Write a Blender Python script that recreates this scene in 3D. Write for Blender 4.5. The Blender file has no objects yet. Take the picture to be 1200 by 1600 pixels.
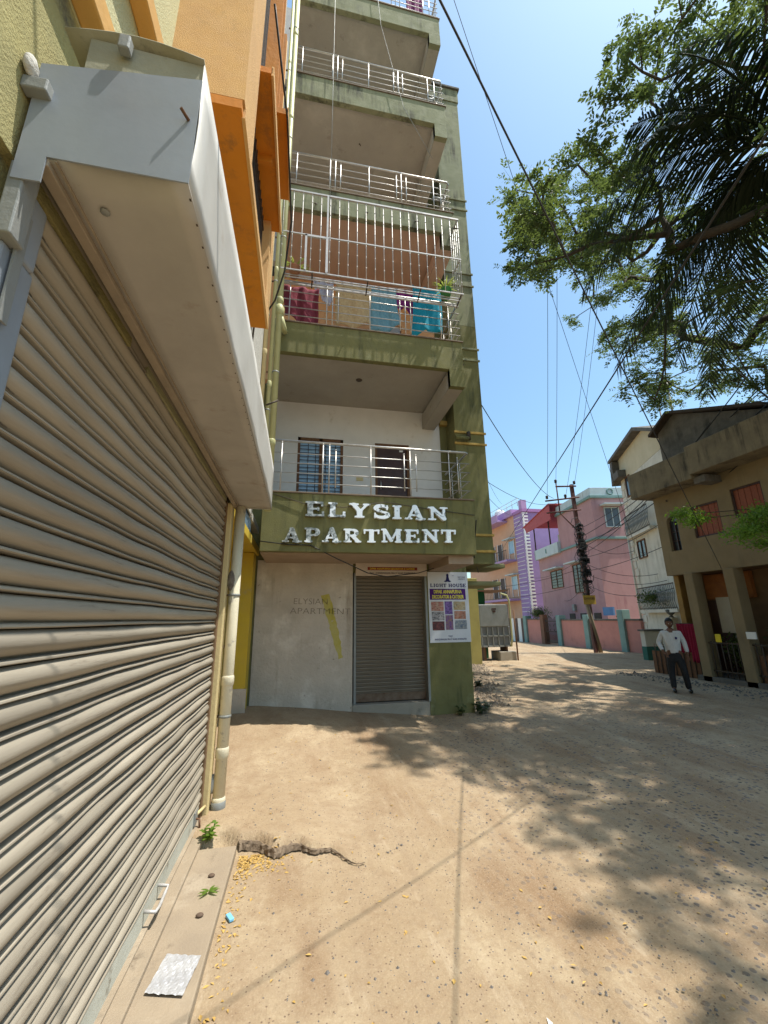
import bpy, bmesh, math, random
import numpy as np
from mathutils import Vector, Matrix
random.seed(7); RNG = np.random.default_rng(11)
PI = math.pi
SC = bpy.context.scene
COL = SC.collection
# ------------------------------------------------------------------ camera, world, sun, exposure
cam_d = bpy.data.cameras.new('camera'); cam = bpy.data.objects.new('camera', cam_d); COL.objects.link(cam)
SC.camera = cam
cam_d.sensor_fit = 'VERTICAL'; cam_d.sensor_height = 36; cam_d.lens = 641/1600*36
cam_d.clip_start = .05; cam_d.clip_end = 3000
_y = Vector((-132, 168.5, 641)).normalized(); _u = Vector((-36, -2443, 641)); _u = (_u - _u.dot(_y)*_y).normalized()
_x = _y.cross(_u)
if _x.x < 0: _x = -_x
# rows of the world axes in camera coordinates (x right, y down, z forward)
R3 = Matrix(((_x.x, -_x.y, -_x.z), (_y.x, -_y.y, -_y.z), (_u.x, -_u.y, -_u.z)))
cam.matrix_world = Matrix.Translation((0, 0, 1.6)) @ R3.to_4x4()

SUN = Vector((.36, -.15, 1.0)).normalized()
w = bpy.data.worlds.new('World'); SC.world = w; w.use_nodes = True
nt = w.node_tree; nt.nodes.clear()
sky = nt.nodes.new('ShaderNodeTexSky'); sky.sky_type = 'NISHITA'; sky.sun_disc = False
sky.sun_elevation = math.asin(SUN.z); sky.sun_rotation = math.atan2(SUN.x, SUN.y)
sky.air_density = 1.3; sky.dust_density = 1.6; sky.ozone_density = 1.0; sky.altitude = 0
bg = nt.nodes.new('ShaderNodeBackground'); bg.inputs[1].default_value = .15
wo = nt.nodes.new('ShaderNodeOutputWorld')
tint = nt.nodes.new('ShaderNodeMix'); tint.data_type = 'RGBA'; tint.blend_type = 'MULTIPLY'; tint.inputs[0].default_value = 1
tint.inputs[7].default_value = (.92, 1.12, 1.14, 1); nt.links.new(sky.outputs[0], tint.inputs[6]); nt.links.new(tint.outputs[2], bg.inputs[0]); nt.links.new(bg.outputs[0], wo.inputs[0])
sd = bpy.data.lights.new('sun', 'SUN'); sd.energy = 5.0; sd.angle = math.radians(.55); sd.color = (1, .95, .86)
so = bpy.data.objects.new('sun', sd); COL.objects.link(so)
so.rotation_euler = SUN.to_track_quat('Z', 'Y').to_euler()
SC.view_settings.view_transform = 'Standard'; SC.view_settings.look = 'None'
SC.view_settings.exposure = .38; SC.view_settings.gamma = 1
SC.view_settings.use_curve_mapping = False

# ------------------------------------------------------------------ materials
MATS = {}
def mat(name, c, c2=None, scale=6., amt=.5, rough=.8, metal=0., bump=.15, bscale=40., streak=None, stain=None,
        spec=.35, c3=None, c3scale=1.2, c3lo=.52, c3hi=.7, stretch=(1, 1, 1), trans=None):
    """procedural surface: base colour, mottling, dirt streaks running down, large stains, fine relief"""
    if name in MATS: return MATS[name]
    m = bpy.data.materials.new(name); m.use_nodes = True
    t = m.node_tree; N = t.nodes; L = t.links
    b = N['Principled BSDF']; b.inputs['Roughness'].default_value = rough; b.inputs['Metallic'].default_value = metal
    b.inputs['Specular IOR Level'].default_value = spec
    tc = N.new('ShaderNodeTexCoord'); mp = N.new('ShaderNodeMapping'); mp.inputs['Scale'].default_value = stretch
    L.new(tc.outputs['Object'], mp.inputs[0])
    def noise(sc, det=6, ro=.6, src=None):
        n = N.new('ShaderNodeTexNoise'); n.inputs['Scale'].default_value = sc; n.inputs['Detail'].default_value = det
        n.inputs['Roughness'].default_value = ro; L.new((src or mp).outputs[0], n.inputs['Vector']); return n
    def mix(fac, a, bb):
        x = N.new('ShaderNodeMix'); x.data_type = 'RGBA'; L.new(fac, x.inputs[0])
        for sck, v in ((x.inputs[6], a), (x.inputs[7], bb)):
            if isinstance(v, tuple): sck.default_value = (*v, 1)
            else: L.new(v, sck)
        return x.outputs[2]
    def ramp(src, lo, hi, mx=1.):
        r = N.new('ShaderNodeMapRange'); r.inputs[1].default_value = lo; r.inputs[2].default_value = hi
        r.inputs[4].default_value = mx; L.new(src, r.inputs[0]); return r.outputs[0]
    c2 = c2 or tuple(v*.72 for v in c)
    cur = mix(ramp(noise(scale).outputs[0], .3, .7, amt*2 if amt < .5 else 1.), c, c2)
    if c3: cur = mix(ramp(noise(c3scale, 8, .65).outputs[0], c3lo, c3hi), cur, c3)
    if streak:
        sc_, col_, lo_ = streak
        mp2 = N.new('ShaderNodeMapping'); mp2.inputs['Scale'].default_value = (sc_, sc_, sc_*.09)
        L.new(tc.outputs['Object'], mp2.inputs[0])
        n = noise(1., 5, .7, mp2); n2 = noise(1.1, 4, .6)
        mu = N.new('ShaderNodeMath'); mu.operation = 'MULTIPLY'
        L.new(ramp(n.outputs[0], lo_, lo_+.16), mu.inputs[0]); L.new(ramp(n2.outputs[0], .42, .62), mu.inputs[1])
        cur = mix(mu.outputs[0], cur, col_)
    if stain:
        sc_, col_, lo_, w_ = stain
        cur = mix(ramp(noise(sc_, 9, .7).outputs[0], lo_, lo_+w_), cur, col_)
    L.new(cur, b.inputs['Base Color'])
    if bump:
        bn = N.new('ShaderNodeBump'); bn.inputs['Strength'].default_value = bump; bn.inputs['Distance'].default_value = .02
        L.new(noise(bscale, 5, .6).outputs[0], bn.inputs['Height']); L.new(bn.outputs[0], b.inputs['Normal'])
    rr = ramp(noise(scale*2.3, 4).outputs[0], .3, .7); 
    rm = N.new('ShaderNodeMapRange'); rm.inputs[3].default_value = max(.05, rough-.1); rm.inputs[4].default_value = min(1, rough+.12)
    L.new(rr, rm.inputs[0]); L.new(rm.outputs[0], b.inputs['Roughness'])
    if trans:
        tr = N.new('ShaderNodeBsdfTranslucent'); tr.inputs[0].default_value = (*trans[0], 1)
        ms = N.new('ShaderNodeMixShader'); ms.inputs[0].default_value = trans[1]
        out = N['Material Output']; L.new(b.outputs[0], ms.inputs[1]); L.new(tr.outputs[0], ms.inputs[2]); L.new(ms.outputs[0], out.inputs[0])
    MATS[name] = m; return m

olive = mat('olive_plaster', (.19, .178, .07), (.142, .136, .052), 3, rough=.85, streak=(7, (.06, .065, .03), .5), bump=.25, bscale=60, stain=(2.2, (.235, .235, .12), .6, .15))
olive_pale = mat('weathered_olive_plaster', (.27, .275, .17), (.2, .21, .12), 2.5, rough=.9, streak=(6, (.07, .07, .045), .45), bump=.25, bscale=50, stain=(1.8, (.31, .31, .2), .55, .18))
ochre = mat('ochre_band_paint', (.48, .32, .08), (.36, .23, .06), 8, rough=.8, streak=(9, (.12, .1, .05), .55))
soffit_m = mat('grey_soffit_plaster', (.40, .36, .3), (.33, .295, .245), 1.6, rough=.95, stain=(3.5, (.22, .19, .14), .62, .12), bump=.3, bscale=25)
soffit_d = mat('dark_grey_soffit_plaster', (.43, .4, .345), (.36, .335, .29), 1.6, rough=.95, stain=(3.5, (.24, .22, .18), .6, .14), c3=(.5, .47, .41), c3scale=1.1, bump=.3, bscale=25)
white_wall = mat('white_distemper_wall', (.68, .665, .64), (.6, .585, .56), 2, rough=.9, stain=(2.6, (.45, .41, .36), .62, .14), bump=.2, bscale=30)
grey_wall = mat('bare_grey_plaster', (.55, .49, .41), (.43, .38, .315), 2.6, rough=.95, stain=(9, (.17, .14, .11), .62, .1), bump=.7, bscale=24, c3=(.66, .61, .53), c3scale=2.0, streak=(4, (.3, .25, .19), .54))
salmon_c = mat('dusty_salmon_soffit', (.58, .38, .29), (.5, .33, .25), 2, rough=.95)
salmon = mat('salmon_paint', (.9, .5, .25), (.84, .45, .22), 3, rough=.85)
steel = mat('stainless_steel', (.55, .53, .5), (.42, .4, .37), 12, rough=.38, metal=.7, bump=0)
steel_w = mat('white_enamel_steel', (.56, .54, .52), (.44, .42, .4), 14, rough=.5, metal=.3, bump=0)
slat_m = mat('dusty_shutter_steel', (.41, .365, .29), (.26, .225, .175), 3, rough=.6, metal=.12, bump=.1, bscale=50, stretch=(1, .25, 4), stain=(6, (.19, .155, .12), .6, .08), spec=.4, c3=(.10, .085, .07), c3scale=7., c3lo=.67, c3hi=.70)
_t = slat_m.node_tree; _b = _t.nodes['Principled BSDF']; _src = _b.inputs['Base Color'].links[0].from_socket
_oi = _t.nodes.new('ShaderNodeObjectInfo'); _mr = _t.nodes.new('ShaderNodeMapRange'); _mr.inputs[3].default_value = .80; _mr.inputs[4].default_value = 1.08
_mx = _t.nodes.new('ShaderNodeVectorMath'); _mx.operation = 'SCALE'
_t.links.new(_oi.outputs['Random'], _mr.inputs[0]); _t.links.new(_src, _mx.inputs[0]); _t.links.new(_mr.outputs[0], _mx.inputs['Scale']); _t.links.new(_mx.outputs[0], _b.inputs['Base Color'])
slat2_m = mat('brown_shutter_steel', (.2, .165, .12), (.14, .115, .085), 5, rough=.6, metal=.15, bump=.08, stretch=(.4, 1, 4))
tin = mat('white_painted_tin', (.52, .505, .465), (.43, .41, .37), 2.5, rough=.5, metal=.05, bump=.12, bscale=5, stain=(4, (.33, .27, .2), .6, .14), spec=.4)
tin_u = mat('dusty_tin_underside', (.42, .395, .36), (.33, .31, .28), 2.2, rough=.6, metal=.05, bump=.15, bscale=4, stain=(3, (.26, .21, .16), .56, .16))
tin_b = mat('bluish_shaded_tin', (.28, .315, .36), (.235, .26, .29), 2.5, rough=.42, metal=.15, bump=.1, bscale=5, spec=.5, stain=(5, (.34, .3, .26), .68, .08))  # bluish tin, darkened so the hood end plate looks unlit: shade in the colour
rust = mat('rusty_iron', (.12, .07, .045), (.2, .1, .05), 14, rough=.85, metal=.2)
dark_iron = mat('dark_iron', (.05, .045, .04), (.09, .06, .04), 14, rough=.7, metal=.3)
cream = mat('cream_paint', (.62, .5, .26), (.53, .43, .22), 4, rough=.75, stain=(5, (.25, .19, .12), .64, .08), streak=(8, (.33, .25, .14), .55))
pale_yel = mat('pale_yellow_plaster', (.58, .55, .32), (.5, .48, .28), 3, rough=.9, bump=.6, bscale=110, stain=(3, (.38, .35, .2), .6, .15))
dirt_yel = mat('mouldy_yellow_plaster', (.44, .39, .17), (.30, .27, .12), 4, rough=.95, bump=.5, bscale=120, stain=(3.2, (.07, .065, .06), .55, .14))
peach = mat('peach_textured_plaster', (.66, .40, .16), (.58, .34, .14), 5, rough=.9, bump=.45, bscale=150, stain=(4, (.42, .27, .13), .6, .2))
orange = mat('orange_paint', (.62, .23, .015), (.52, .18, .015), 2.5, rough=.7, bump=.15, bscale=25, streak=(8, (.28, .12, .03), .52), stain=(7, (.4, .17, .05), .62, .06))
ledge_or = mat('ochre_ledge_paint', (.6, .33, .09), (.5, .28, .08), 6, rough=.8)
yellow = mat('mustard_paint', (.56, .4, .03), (.48, .35, .05), 3, rough=.75, stain=(3, (.33, .29, .17), .6, .15))
speck = mat('speckled_white_plaster', (.6, .58, .53), (.45, .43, .38), 18, rough=.95, bump=.7, bscale=60)
pvc_g = mat('yellowish_pvc', (.5, .49, .25), (.42, .41, .2), 4, rough=.5, stain=(6, (.25, .23, .13), .64, .1))
pvc_w = mat('painted_drain_pipe', (.66, .6, .44), (.56, .51, .38), 5, rough=.6, stain=(9, (.42, .38, .3), .58, .05), bump=.2, bscale=60)
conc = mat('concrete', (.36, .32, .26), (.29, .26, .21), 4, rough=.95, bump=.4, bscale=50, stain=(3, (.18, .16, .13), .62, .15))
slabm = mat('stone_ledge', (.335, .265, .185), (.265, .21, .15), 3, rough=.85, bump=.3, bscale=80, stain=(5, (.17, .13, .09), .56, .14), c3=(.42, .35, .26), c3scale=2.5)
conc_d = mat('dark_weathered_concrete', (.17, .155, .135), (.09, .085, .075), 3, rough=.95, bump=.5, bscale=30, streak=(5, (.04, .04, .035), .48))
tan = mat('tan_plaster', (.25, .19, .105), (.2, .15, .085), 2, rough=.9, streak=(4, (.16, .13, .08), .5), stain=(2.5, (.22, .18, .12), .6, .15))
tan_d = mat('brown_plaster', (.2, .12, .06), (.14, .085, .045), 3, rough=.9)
shut_red = mat('red_brown_wood', (.3, .09, .05), (.22, .065, .04), 7, rough=.7, stretch=(1, 5, 1))
or_brown = mat('orange_brown_board', (.35, .13, .035), (.24, .09, .03), 5, rough=.8)
white_h = mat('dirty_white_plaster', (.66, .62, .52), (.55, .51, .42), 2, rough=.9, streak=(5, (.32, .29, .22), .5))
pink = mat('dusty_pink_plaster', (.45, .265, .26), (.39, .225, .225), 1.5, rough=.9, streak=(3, (.32, .16, .17), .52))
pinkwall = mat('salmon_pink_plaster', (.52, .24, .2), (.44, .2, .17), 2, rough=.9, stain=(2, (.33, .17, .13), .58, .15))
teal_p = mat('pale_teal_paint', (.2, .32, .3), (.16, .26, .24), 3, rough=.8, streak=(6, (.3, .3, .25), .55))
pale_bl = mat('pale_blue_grey_paint', (.52, .6, .6), (.45, .52, .52), 2, rough=.85, streak=(6, (.35, .36, .34), .52))
purple = mat('purple_paint', (.36, .25, .47), (.31, .21, .41), 2, rough=.8)
lilac = mat('lilac_paint', (.45, .3, .5), (.4, .26, .45), 2, rough=.85)
peachp = mat('peach_paint', (.62, .38, .25), (.55, .33, .22), 2, rough=.85)
white_p = mat('white_paint', (.78, .77, .74), (.7, .69, .66), 3, rough=.7)
redroof = mat('red_awning_sheet', (.42, .07, .07), (.35, .06, .06), 4, rough=.6)
glass_d = mat('dark_window_glass', (.05, .06, .07), (.035, .04, .05), 3, rough=.12, spec=.6, bump=0)
glass_b = mat('painted_sky_glass', (.28, .42, .55), (.2, .32, .44), 1.5, rough=.1, spec=.8, bump=0)  # reflected sky is put into the blue base colour
black_r = mat('black_rubber', (.02, .02, .02), (.03, .03, .03), 10, rough=.6, bump=0)
maroon = mat('maroon_door_wood', (.07, .035, .03), (.05, .025, .022), 6, rough=.5)
gal = mat('grey_painted_sheet', (.27, .28, .27), (.21, .22, .21), 3, rough=.55, metal=.2, stain=(4, (.2, .19, .17), .62, .14))
bark = mat('grey_brown_bark', (.09, .07, .05), (.05, .04, .03), 8, rough=.95, bump=.6, bscale=30, stretch=(1, 1, .3))
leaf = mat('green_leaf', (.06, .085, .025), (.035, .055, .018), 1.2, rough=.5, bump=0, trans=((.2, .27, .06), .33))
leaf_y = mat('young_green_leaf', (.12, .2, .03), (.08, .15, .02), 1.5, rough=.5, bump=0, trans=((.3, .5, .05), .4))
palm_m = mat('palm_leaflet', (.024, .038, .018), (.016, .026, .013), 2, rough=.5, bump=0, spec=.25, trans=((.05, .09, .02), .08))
dry = mat('dry_leaf', (.55, .36, .1), (.4, .25, .08), 30, rough=.7, bump=0)
pebble = mat('pebble_stone', (.2, .18, .16), (.1, .09, .085), 30, rough=.85)
red_cl = mat('crimson_cloth', (.28, .012, .045), (.22, .01, .035), 5, rough=.9)

# ------------------------------------------------------------------ mesh building
class MB:
    def __init__(s): s.v = []; s.f = []; s.sm = []
    def add(s, vs, fs, smooth=False):
        o = len(s.v); s.v += [tuple(v) for v in vs]; s.f += [tuple(i+o for i in f) for f in fs]; s.sm += [smooth]*len(fs); return s
    def box(s, x0, x1, y0, y1, z0, z1):
        vs = [(x, y, z) for z in (z0, z1) for y in (y0, y1) for x in (x0, x1)]
        return s.add(vs, [(0, 2, 3, 1), (4, 5, 7, 6), (0, 1, 5, 4), (2, 6, 7, 3), (0, 4, 6, 2), (1, 3, 7, 5)])
    def obox(s, c, hx, hy, hz, R=None):
        R = R or Matrix.Identity(3); c = Vector(c)
        vs = [c + R @ Vector((sx*hx, sy*hy, sz*hz)) for sz in (-1, 1) for sy in (-1, 1) for sx in (-1, 1)]
        return s.add(vs, [(0, 2, 3, 1), (4, 5, 7, 6), (0, 1, 5, 4), (2, 6, 7, 3), (0, 4, 6, 2), (1, 3, 7, 5)])
    def tube(s, pts, r, n=8, caps=True):
        pts = [Vector(p) for p in pts]; k = len(pts)
        rs = r if isinstance(r, (list, tuple)) else [r]*k
        vs = []; up = None
        for i, p in enumerate(pts):
            t = (pts[min(i+1, k-1)] - pts[max(i-1, 0)]).normalized()
            if up is None: up = Vector((0, 0, 1)) if abs(t.z) < .9 else Vector((1, 0, 0))
            a = t.cross(up).normalized(); b = a.cross(t).normalized(); up = b
            for j in range(n):
                an = 2*PI*j/n; vs.append(p + rs[i]*(math.cos(an)*a + math.sin(an)*b))
        fs = [(i*n+j, i*n+(j+1) % n, (i+1)*n+(j+1) % n, (i+1)*n+j) for i in range(k-1) for j in range(n)]
        s.add(vs, fs, True)
        if caps:
            o = len(s.v)-k*n; s.f += [tuple(o+j for j in range(n))[::-1], tuple(o+(k-1)*n+j for j in range(n))]; s.sm += [False]*2
        return s
    def prism(s, poly, fn, d0, d1):
        """poly: 2-D outline, fn(a,b,d) -> 3-D point, extruded from d0 to d1"""
        n = len(poly); vs = [fn(a, b, d0) for a, b in poly] + [fn(a, b, d1) for a, b in poly]
        fs = [tuple(range(n)), tuple(range(2*n-1, n-1, -1))] + [(i, i+n, (i+1) % n+n, (i+1) % n) for i in range(n)]
        return s.add(vs, fs)
    def ball(s, c, r, n=8, sq=(1, 1, 1)):
        c = Vector(c); m = n//2+1; vs = []
        for i in range(m+1):
            ph = PI*i/m
            for j in range(n):
                th = 2*PI*j/n; vs.append(c+Vector((r*sq[0]*math.sin(ph)*math.cos(th), r*sq[1]*math.sin(ph)*math.sin(th), r*sq[2]*math.cos(ph))))
        return s.add(vs, [(i*n+j, (i+1)*n+j, (i+1)*n+(j+1) % n, i*n+(j+1) % n) for i in range(m) for j in range(n)], True)
    def lathe(s, prof, c, n=16):
        vs = [(c[0]+r*math.cos(2*PI*j/n), c[1]+r*math.sin(2*PI*j/n), c[2]+z) for r, z in prof for j in range(n)]
        return s.add(vs, [(i*n+j, i*n+(j+1) % n, (i+1)*n+(j+1) % n, (i+1)*n+j) for i in range(len(prof)-1) for j in range(n)], True)
    def build(s, name, m, parent=None, local=False, bevel=0., kind=None, label=None, recalc=True):
        off = Vector((0, 0, 0))
        if parent is not None and not local:
            off = parent.matrix_basis.translation.copy() if parent.parent is None else parent.parent.matrix_basis.translation + parent.matrix_basis.translation
        me = bpy.data.meshes.new(name)
        me.from_pydata([(v[0]-off.x, v[1]-off.y, v[2]-off.z) for v in s.v], [], s.f)
        me.polygons.foreach_set('use_smooth', s.sm)
        if recalc:
            bm = bmesh.new(); bm.from_mesh(me); bmesh.ops.recalc_face_normals(bm, faces=bm.faces); bm.to_mesh(me); bm.free()
        me.materials.append(m)
        o = bpy.data.objects.new(name, me); COL.objects.link(o)
        if parent is not None: o.parent = parent
        if bevel:
            b = o.modifiers.new('bevel', 'BEVEL'); b.width = bevel; b.segments = 2; b.limit_method = 'ANGLE'
        if kind: o['kind'] = kind
        if label: o['label'] = label
        return o
def thing(name, label, cat, loc=(0, 0, 0), rz=0, group=None):
    o = bpy.data.objects.new(name, None); COL.objects.link(o); o.location = loc; o.rotation_euler = (0, 0, rz)
    o.empty_display_size = .2
    tag(o, label, cat, group); return o
def tag(o, label, cat, group=None):
    o['label'] = label; o['category'] = cat
    if group: o['group'] = group
    return o
def inst(src, loc, parent, name=None):
    o = src.copy(); COL.objects.link(o); o.location = loc; o.parent = parent; return o
def B(*a): return MB().box(*a)
def np_mesh(name, V, F, m, parent=None, kind=None, smooth=False):
    """fast mesh of equal-sided faces from arrays"""
    me = bpy.data.meshes.new(name); n, k = F.shape
    me.vertices.add(len(V)); me.vertices.foreach_set('co', V.astype(np.float32).ravel())
    me.loops.add(n*k); me.loops.foreach_set('vertex_index', F.astype(np.int32).ravel())
    me.polygons.add(n); me.polygons.foreach_set('loop_start', np.arange(0, n*k, k, dtype=np.int32))
    if smooth: me.polygons.foreach_set('use_smooth', np.ones(n, dtype=bool))
    me.update(calc_edges=True); me.materials.append(m)
    o = bpy.data.objects.new(name, me); COL.objects.link(o); o.parent = parent
    if kind: o['kind'] = kind
    return o
def sstep(a, b, x):
    t = np.clip((x-a)/(b-a), 0, 1); return t*t*(3-2*t)

# ------------------------------------------------------------------ lettering: bold slab-serif glyphs as outlines
def seg(p, a, b, w):
    a = np.array(a, float); b = np.array(b, float); ab = b-a
    t = np.clip(((p-a)@ab)/(ab@ab), 0, 1); return np.linalg.norm(p-(a+t[..., None]*ab), axis=-1)-w/2
def bx2(p, x0, y0, x1, y1, r=.02):
    c = np.array([(x0+x1)/2, (y0+y1)/2]); h = np.array([(x1-x0)/2-r, (y1-y0)/2-r]); q = np.abs(p-c)-h
    return np.linalg.norm(np.maximum(q, 0), axis=-1)+np.minimum(q.max(-1), 0)-r
def arc2(p, cx, cy, rx, ry, a0, a1, w0, w1=None, k=18):
    d = np.full(p.shape[:-1], 9.); w1 = w1 or w0; an = np.radians(np.linspace(a0, a1, k))
    P = [(cx+rx*math.cos(a), cy+ry*math.sin(a)) for a in an]
    for i in range(k-1):
        d = np.minimum(d, seg(p, P[i], P[i+1], w0+(w1-w0)*math.sin(PI*(i+.5)/(k-1))))
    return d
def glyph(ch, p):
    D = []
    bx = lambda *a: D.append(bx2(p, *a)); sg = lambda a, b, w_: D.append(seg(p, a, b, w_)); T = .25; t = .13; s = .11
    def stem(x, y0=0, y1=1, serif=True, w_=T, e=.09):
        bx(x, y0, x+w_, y1)
        if serif: bx(x-e, 0, x+w_+e, s); bx(x-e, 1-s, x+w_+e, 1)
    W = .85
    if ch == 'E':
        stem(.09); bx(.3, 1-t, .78, 1); bx(.3, 0, .82, t); bx(.3, .44, .6, .56); bx(.7, .68, .8, 1); bx(.74, 0, .84, .34); bx(.54, .36, .62, .64); W = .88
    elif ch == 'L': stem(.09); bx(.3, 0, .76, t); bx(.68, 0, .8, .38); W = .84
    elif ch == 'Y':
        bx(.36, 0, .62, .5); bx(.26, 0, .72, s); sg((.2, .93), (.49, .45), .22); sg((.82, .93), (.52, .45), .13); bx(0, 1-s, .44, 1); bx(.64, 1-s, 1, 1); W = 1.0
    elif ch == 'S':
        D.append(arc2(p, .42, .73, .27, .2, 20, 262, .12, .25)); D.append(arc2(p, .42, .27, .29, .2, 82, -160, .12, .25)); bx(.64, .62, .72, .98); bx(.06, .02, .14, .4); W = .8
    elif ch == 'I': stem(.1); W = .48
    elif ch == 'A':
        sg((.18, .05), (.46, .93), .12); sg((.5, .95), (.76, .06), .25); bx(.24, .26, .66, .37); bx(0, 0, .36, s); bx(.54, 0, 1.02, s); W = 1.02
    elif ch == 'N':
        bx(.14, 0, .27, 1); bx(0, 0, .4, s); bx(0, 1-s, .3, 1); sg((.22, .9), (.8, .12), .24); bx(.74, 0, .87, 1); bx(.6, 1-s, 1, 1); W = 1.0
    elif ch in 'PR':
        stem(.09, e=.09); D.append(np.minimum(np.minimum(arc2(p, .5, .72, .2, .215, 90, -90, .12, .24), bx2(p, .3, .87, .5, 1)), bx2(p, .3, .44, .5, .56)))
        if ch == 'R': sg((.5, .46), (.76, .1), .22); bx(.62, 0, .96, s); W = .96
        else: W = .8
    elif ch == 'T': bx(.3, 0, .56, 1); bx(.2, 0, .66, s); bx(0, 1-t, .86, 1); bx(0, .66, .09, 1); bx(.77, .66, .86, 1); W = .86
    elif ch == 'M':
        bx(.1, 0, .22, 1); bx(0, 0, .34, s); bx(0, 1-s, .26, 1); sg((.22, .9), (.55, .14), .2); sg((.9, .92), (.57, .14), .12); bx(.84, 0, 1.09, 1); bx(.76, 0, 1.18, s); bx(.84, 1-s, 1.18, 1); W = 1.18
    elif ch == 'H': stem(.09, e=.08); stem(.66, e=.08); bx(.3, .44, .7, .56); W = 1.0
    elif ch == 'O': D.append(arc2(p, .46, .5, .34, .4, 0, 360, .2, .2, 30)); W = .92
    elif ch == 'G': D.append(arc2(p, .46, .5, .34, .4, 40, 330, .16, .24, 30)); bx(.6, .1, .82, .46); bx(.5, .4, .9, .5); bx(.74, .66, .82, .96); W = .92
    elif ch == 'U': D.append(arc2(p, .48, .34, .27, .27, 180, 360, .2, .2)); bx(.1, .34, .32, 1); bx(.7, .34, .82, 1); bx(0, 1-s, .42, 1); bx(.6, 1-s, .92, 1); W = .94
    d = D[0]
    for q in D[1:]:                      # softened union gives bracketed serifs
        h = np.clip(.5+.5*(q-d)/.05, 0, 1); d = q*(1-h)+d*h-.05*h*(1-h)
    return d, W
GC = {}
def glyph_mesh(ch):
    """closed outlines of a glyph by marching squares, filled and given thickness"""
    if ch in GC: return GC[ch]
    n = 70; lo, hi = -.08, 1.3; g = np.linspace(lo, hi, n); X, Y = np.meshgrid(g, g, indexing='ij')
    d, W = glyph(ch, np.stack([X, Y], -1)); E = {}
    def cr(i, j, k, l):
        a, b = d[i, j], d[k, l]; t = a/(a-b); return (g[i]+(g[k]-g[i])*t, g[j]+(g[l]-g[j])*t)
    nxt = {}; P = {}
    for i in range(n-1):
        for j in range(n-1):
            c = [d[i, j] < 0, d[i+1, j] < 0, d[i+1, j+1] < 0, d[i, j+1] < 0]
            if all(c) or not any(c): continue
            cs = [(i, j), (i+1, j), (i+1, j+1), (i, j+1)]; ins = []; outs = []
            for q in range(4):
                a, b = q, (q+1) % 4
                if c[a] != c[b]:
                    key = tuple(sorted((cs[a], cs[b]))); P[key] = cr(*cs[a], *cs[b]); (outs if c[a] else ins).append(key)
            for a, b in zip(ins, outs): nxt[a] = b
    loops = []; seen = set()
    for k0 in list(nxt):
        if k0 in seen: continue
        L_ = []; k = k0
        while k in nxt and k not in seen: seen.add(k); L_.append(P[k]); k = nxt[k]
        if len(L_) > 8: loops.append(L_)
    cu = bpy.data.curves.new('glyph', 'CURVE'); cu.dimensions = '2D'; cu.fill_mode = 'BOTH'; cu.extrude = .5
    for L_ in loops:
        sp = cu.splines.new('POLY'); sp.points.add(len(L_)-1); sp.use_cyclic_u = True
        for q, (x, y) in enumerate(L_): sp.points[q].co = (x, y, 0, 1)
    o = bpy.data.objects.new('glyph', cu); COL.objects.link(o)
    dg = bpy.context.evaluated_depsgraph_get(); me = bpy.data.meshes.new_from_object(o.evaluated_get(dg)); bpy.data.objects.remove(o)
    V = [tuple(v.co) for v in me.vertices]; F = [tuple(p.vertices) for p in me.polygons]; bpy.data.meshes.remove(me)
    GC[ch] = (V, F, W); return GC[ch]
def text_mb(body, size, depth=.002, align='CENTER', bold=0.):
    """plain sans lettering with the built-in face, as mesh data lying in x-z facing -y"""
    cu = bpy.data.curves.new('t', 'FONT'); cu.body = body; cu.size = size; cu.extrude = depth/2; cu.align_x = align; cu.offset = bold
    cu.resolution_u = 3
    o = bpy.data.objects.new('t', cu); COL.objects.link(o)
    dg = bpy.context.evaluated_depsgraph_get(); me = bpy.data.meshes.new_from_object(o.evaluated_get(dg)); bpy.data.objects.remove(o)
    V = [(v.co.x, -v.co.z, v.co.y) for v in me.vertices]; F = [tuple(p.vertices) for p in me.polygons]; bpy.data.meshes.remove(me); return V, F
def put_text(mb, body, size, x, y, z, align='CENTER', sx=1., rot=None, bold=0.):
    V, F = text_mb(body, size, align=align, bold=bold)
    R = rot or Matrix.Identity(3)
    mb.add([Vector((x, y, z)) + R @ Vector((v[0]*sx, v[1], v[2])) for v in V], F); return mb
# ------------------------------------------------------------------ ground
def gh(x, y):
    """height of the trodden earth: a ramp up to the doors, a broken concrete edge by the ledge"""
    x = np.asarray(x, float); y = np.asarray(y, float)
    ramp = (.30 - .105*np.clip(x+.6, 0, 2.9)) * sstep(4.6, 7.1, y) * (1-sstep(2.0, 2.6, x)) * (1-sstep(20, 30, y))
    ramp = np.where(x < -.6, .30*sstep(4.6, 7.1, y), ramp)
    e = 3.78 + .05*np.sin(x*9) + .035*np.sin(x*23+1) - .42*np.clip(x+.35, 0, 3)
    step = .13*(1-sstep(-.15, .62, x))
    near = -.065*(1-sstep(.5, 3.2, x)*.6)
    lowp = near*(1-sstep(3.2, 7, y))
    up = sstep(0, .05, y-e)
    base = lowp*(1-up*(1-sstep(-.15, .62, x))) + (up*.035*(1-sstep(-.15, .62, x)))*(1-sstep(4, 6, y))
    und = .012*np.sin(x*1.3+.5*y)*np.sin(y*.9+x*.4) + .006*np.sin(x*4.1+y*2.3)*np.sin(y*3.3-x)
    return ramp + base + und*(1-sstep(14, 30, np.hypot(x, y)))
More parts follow.
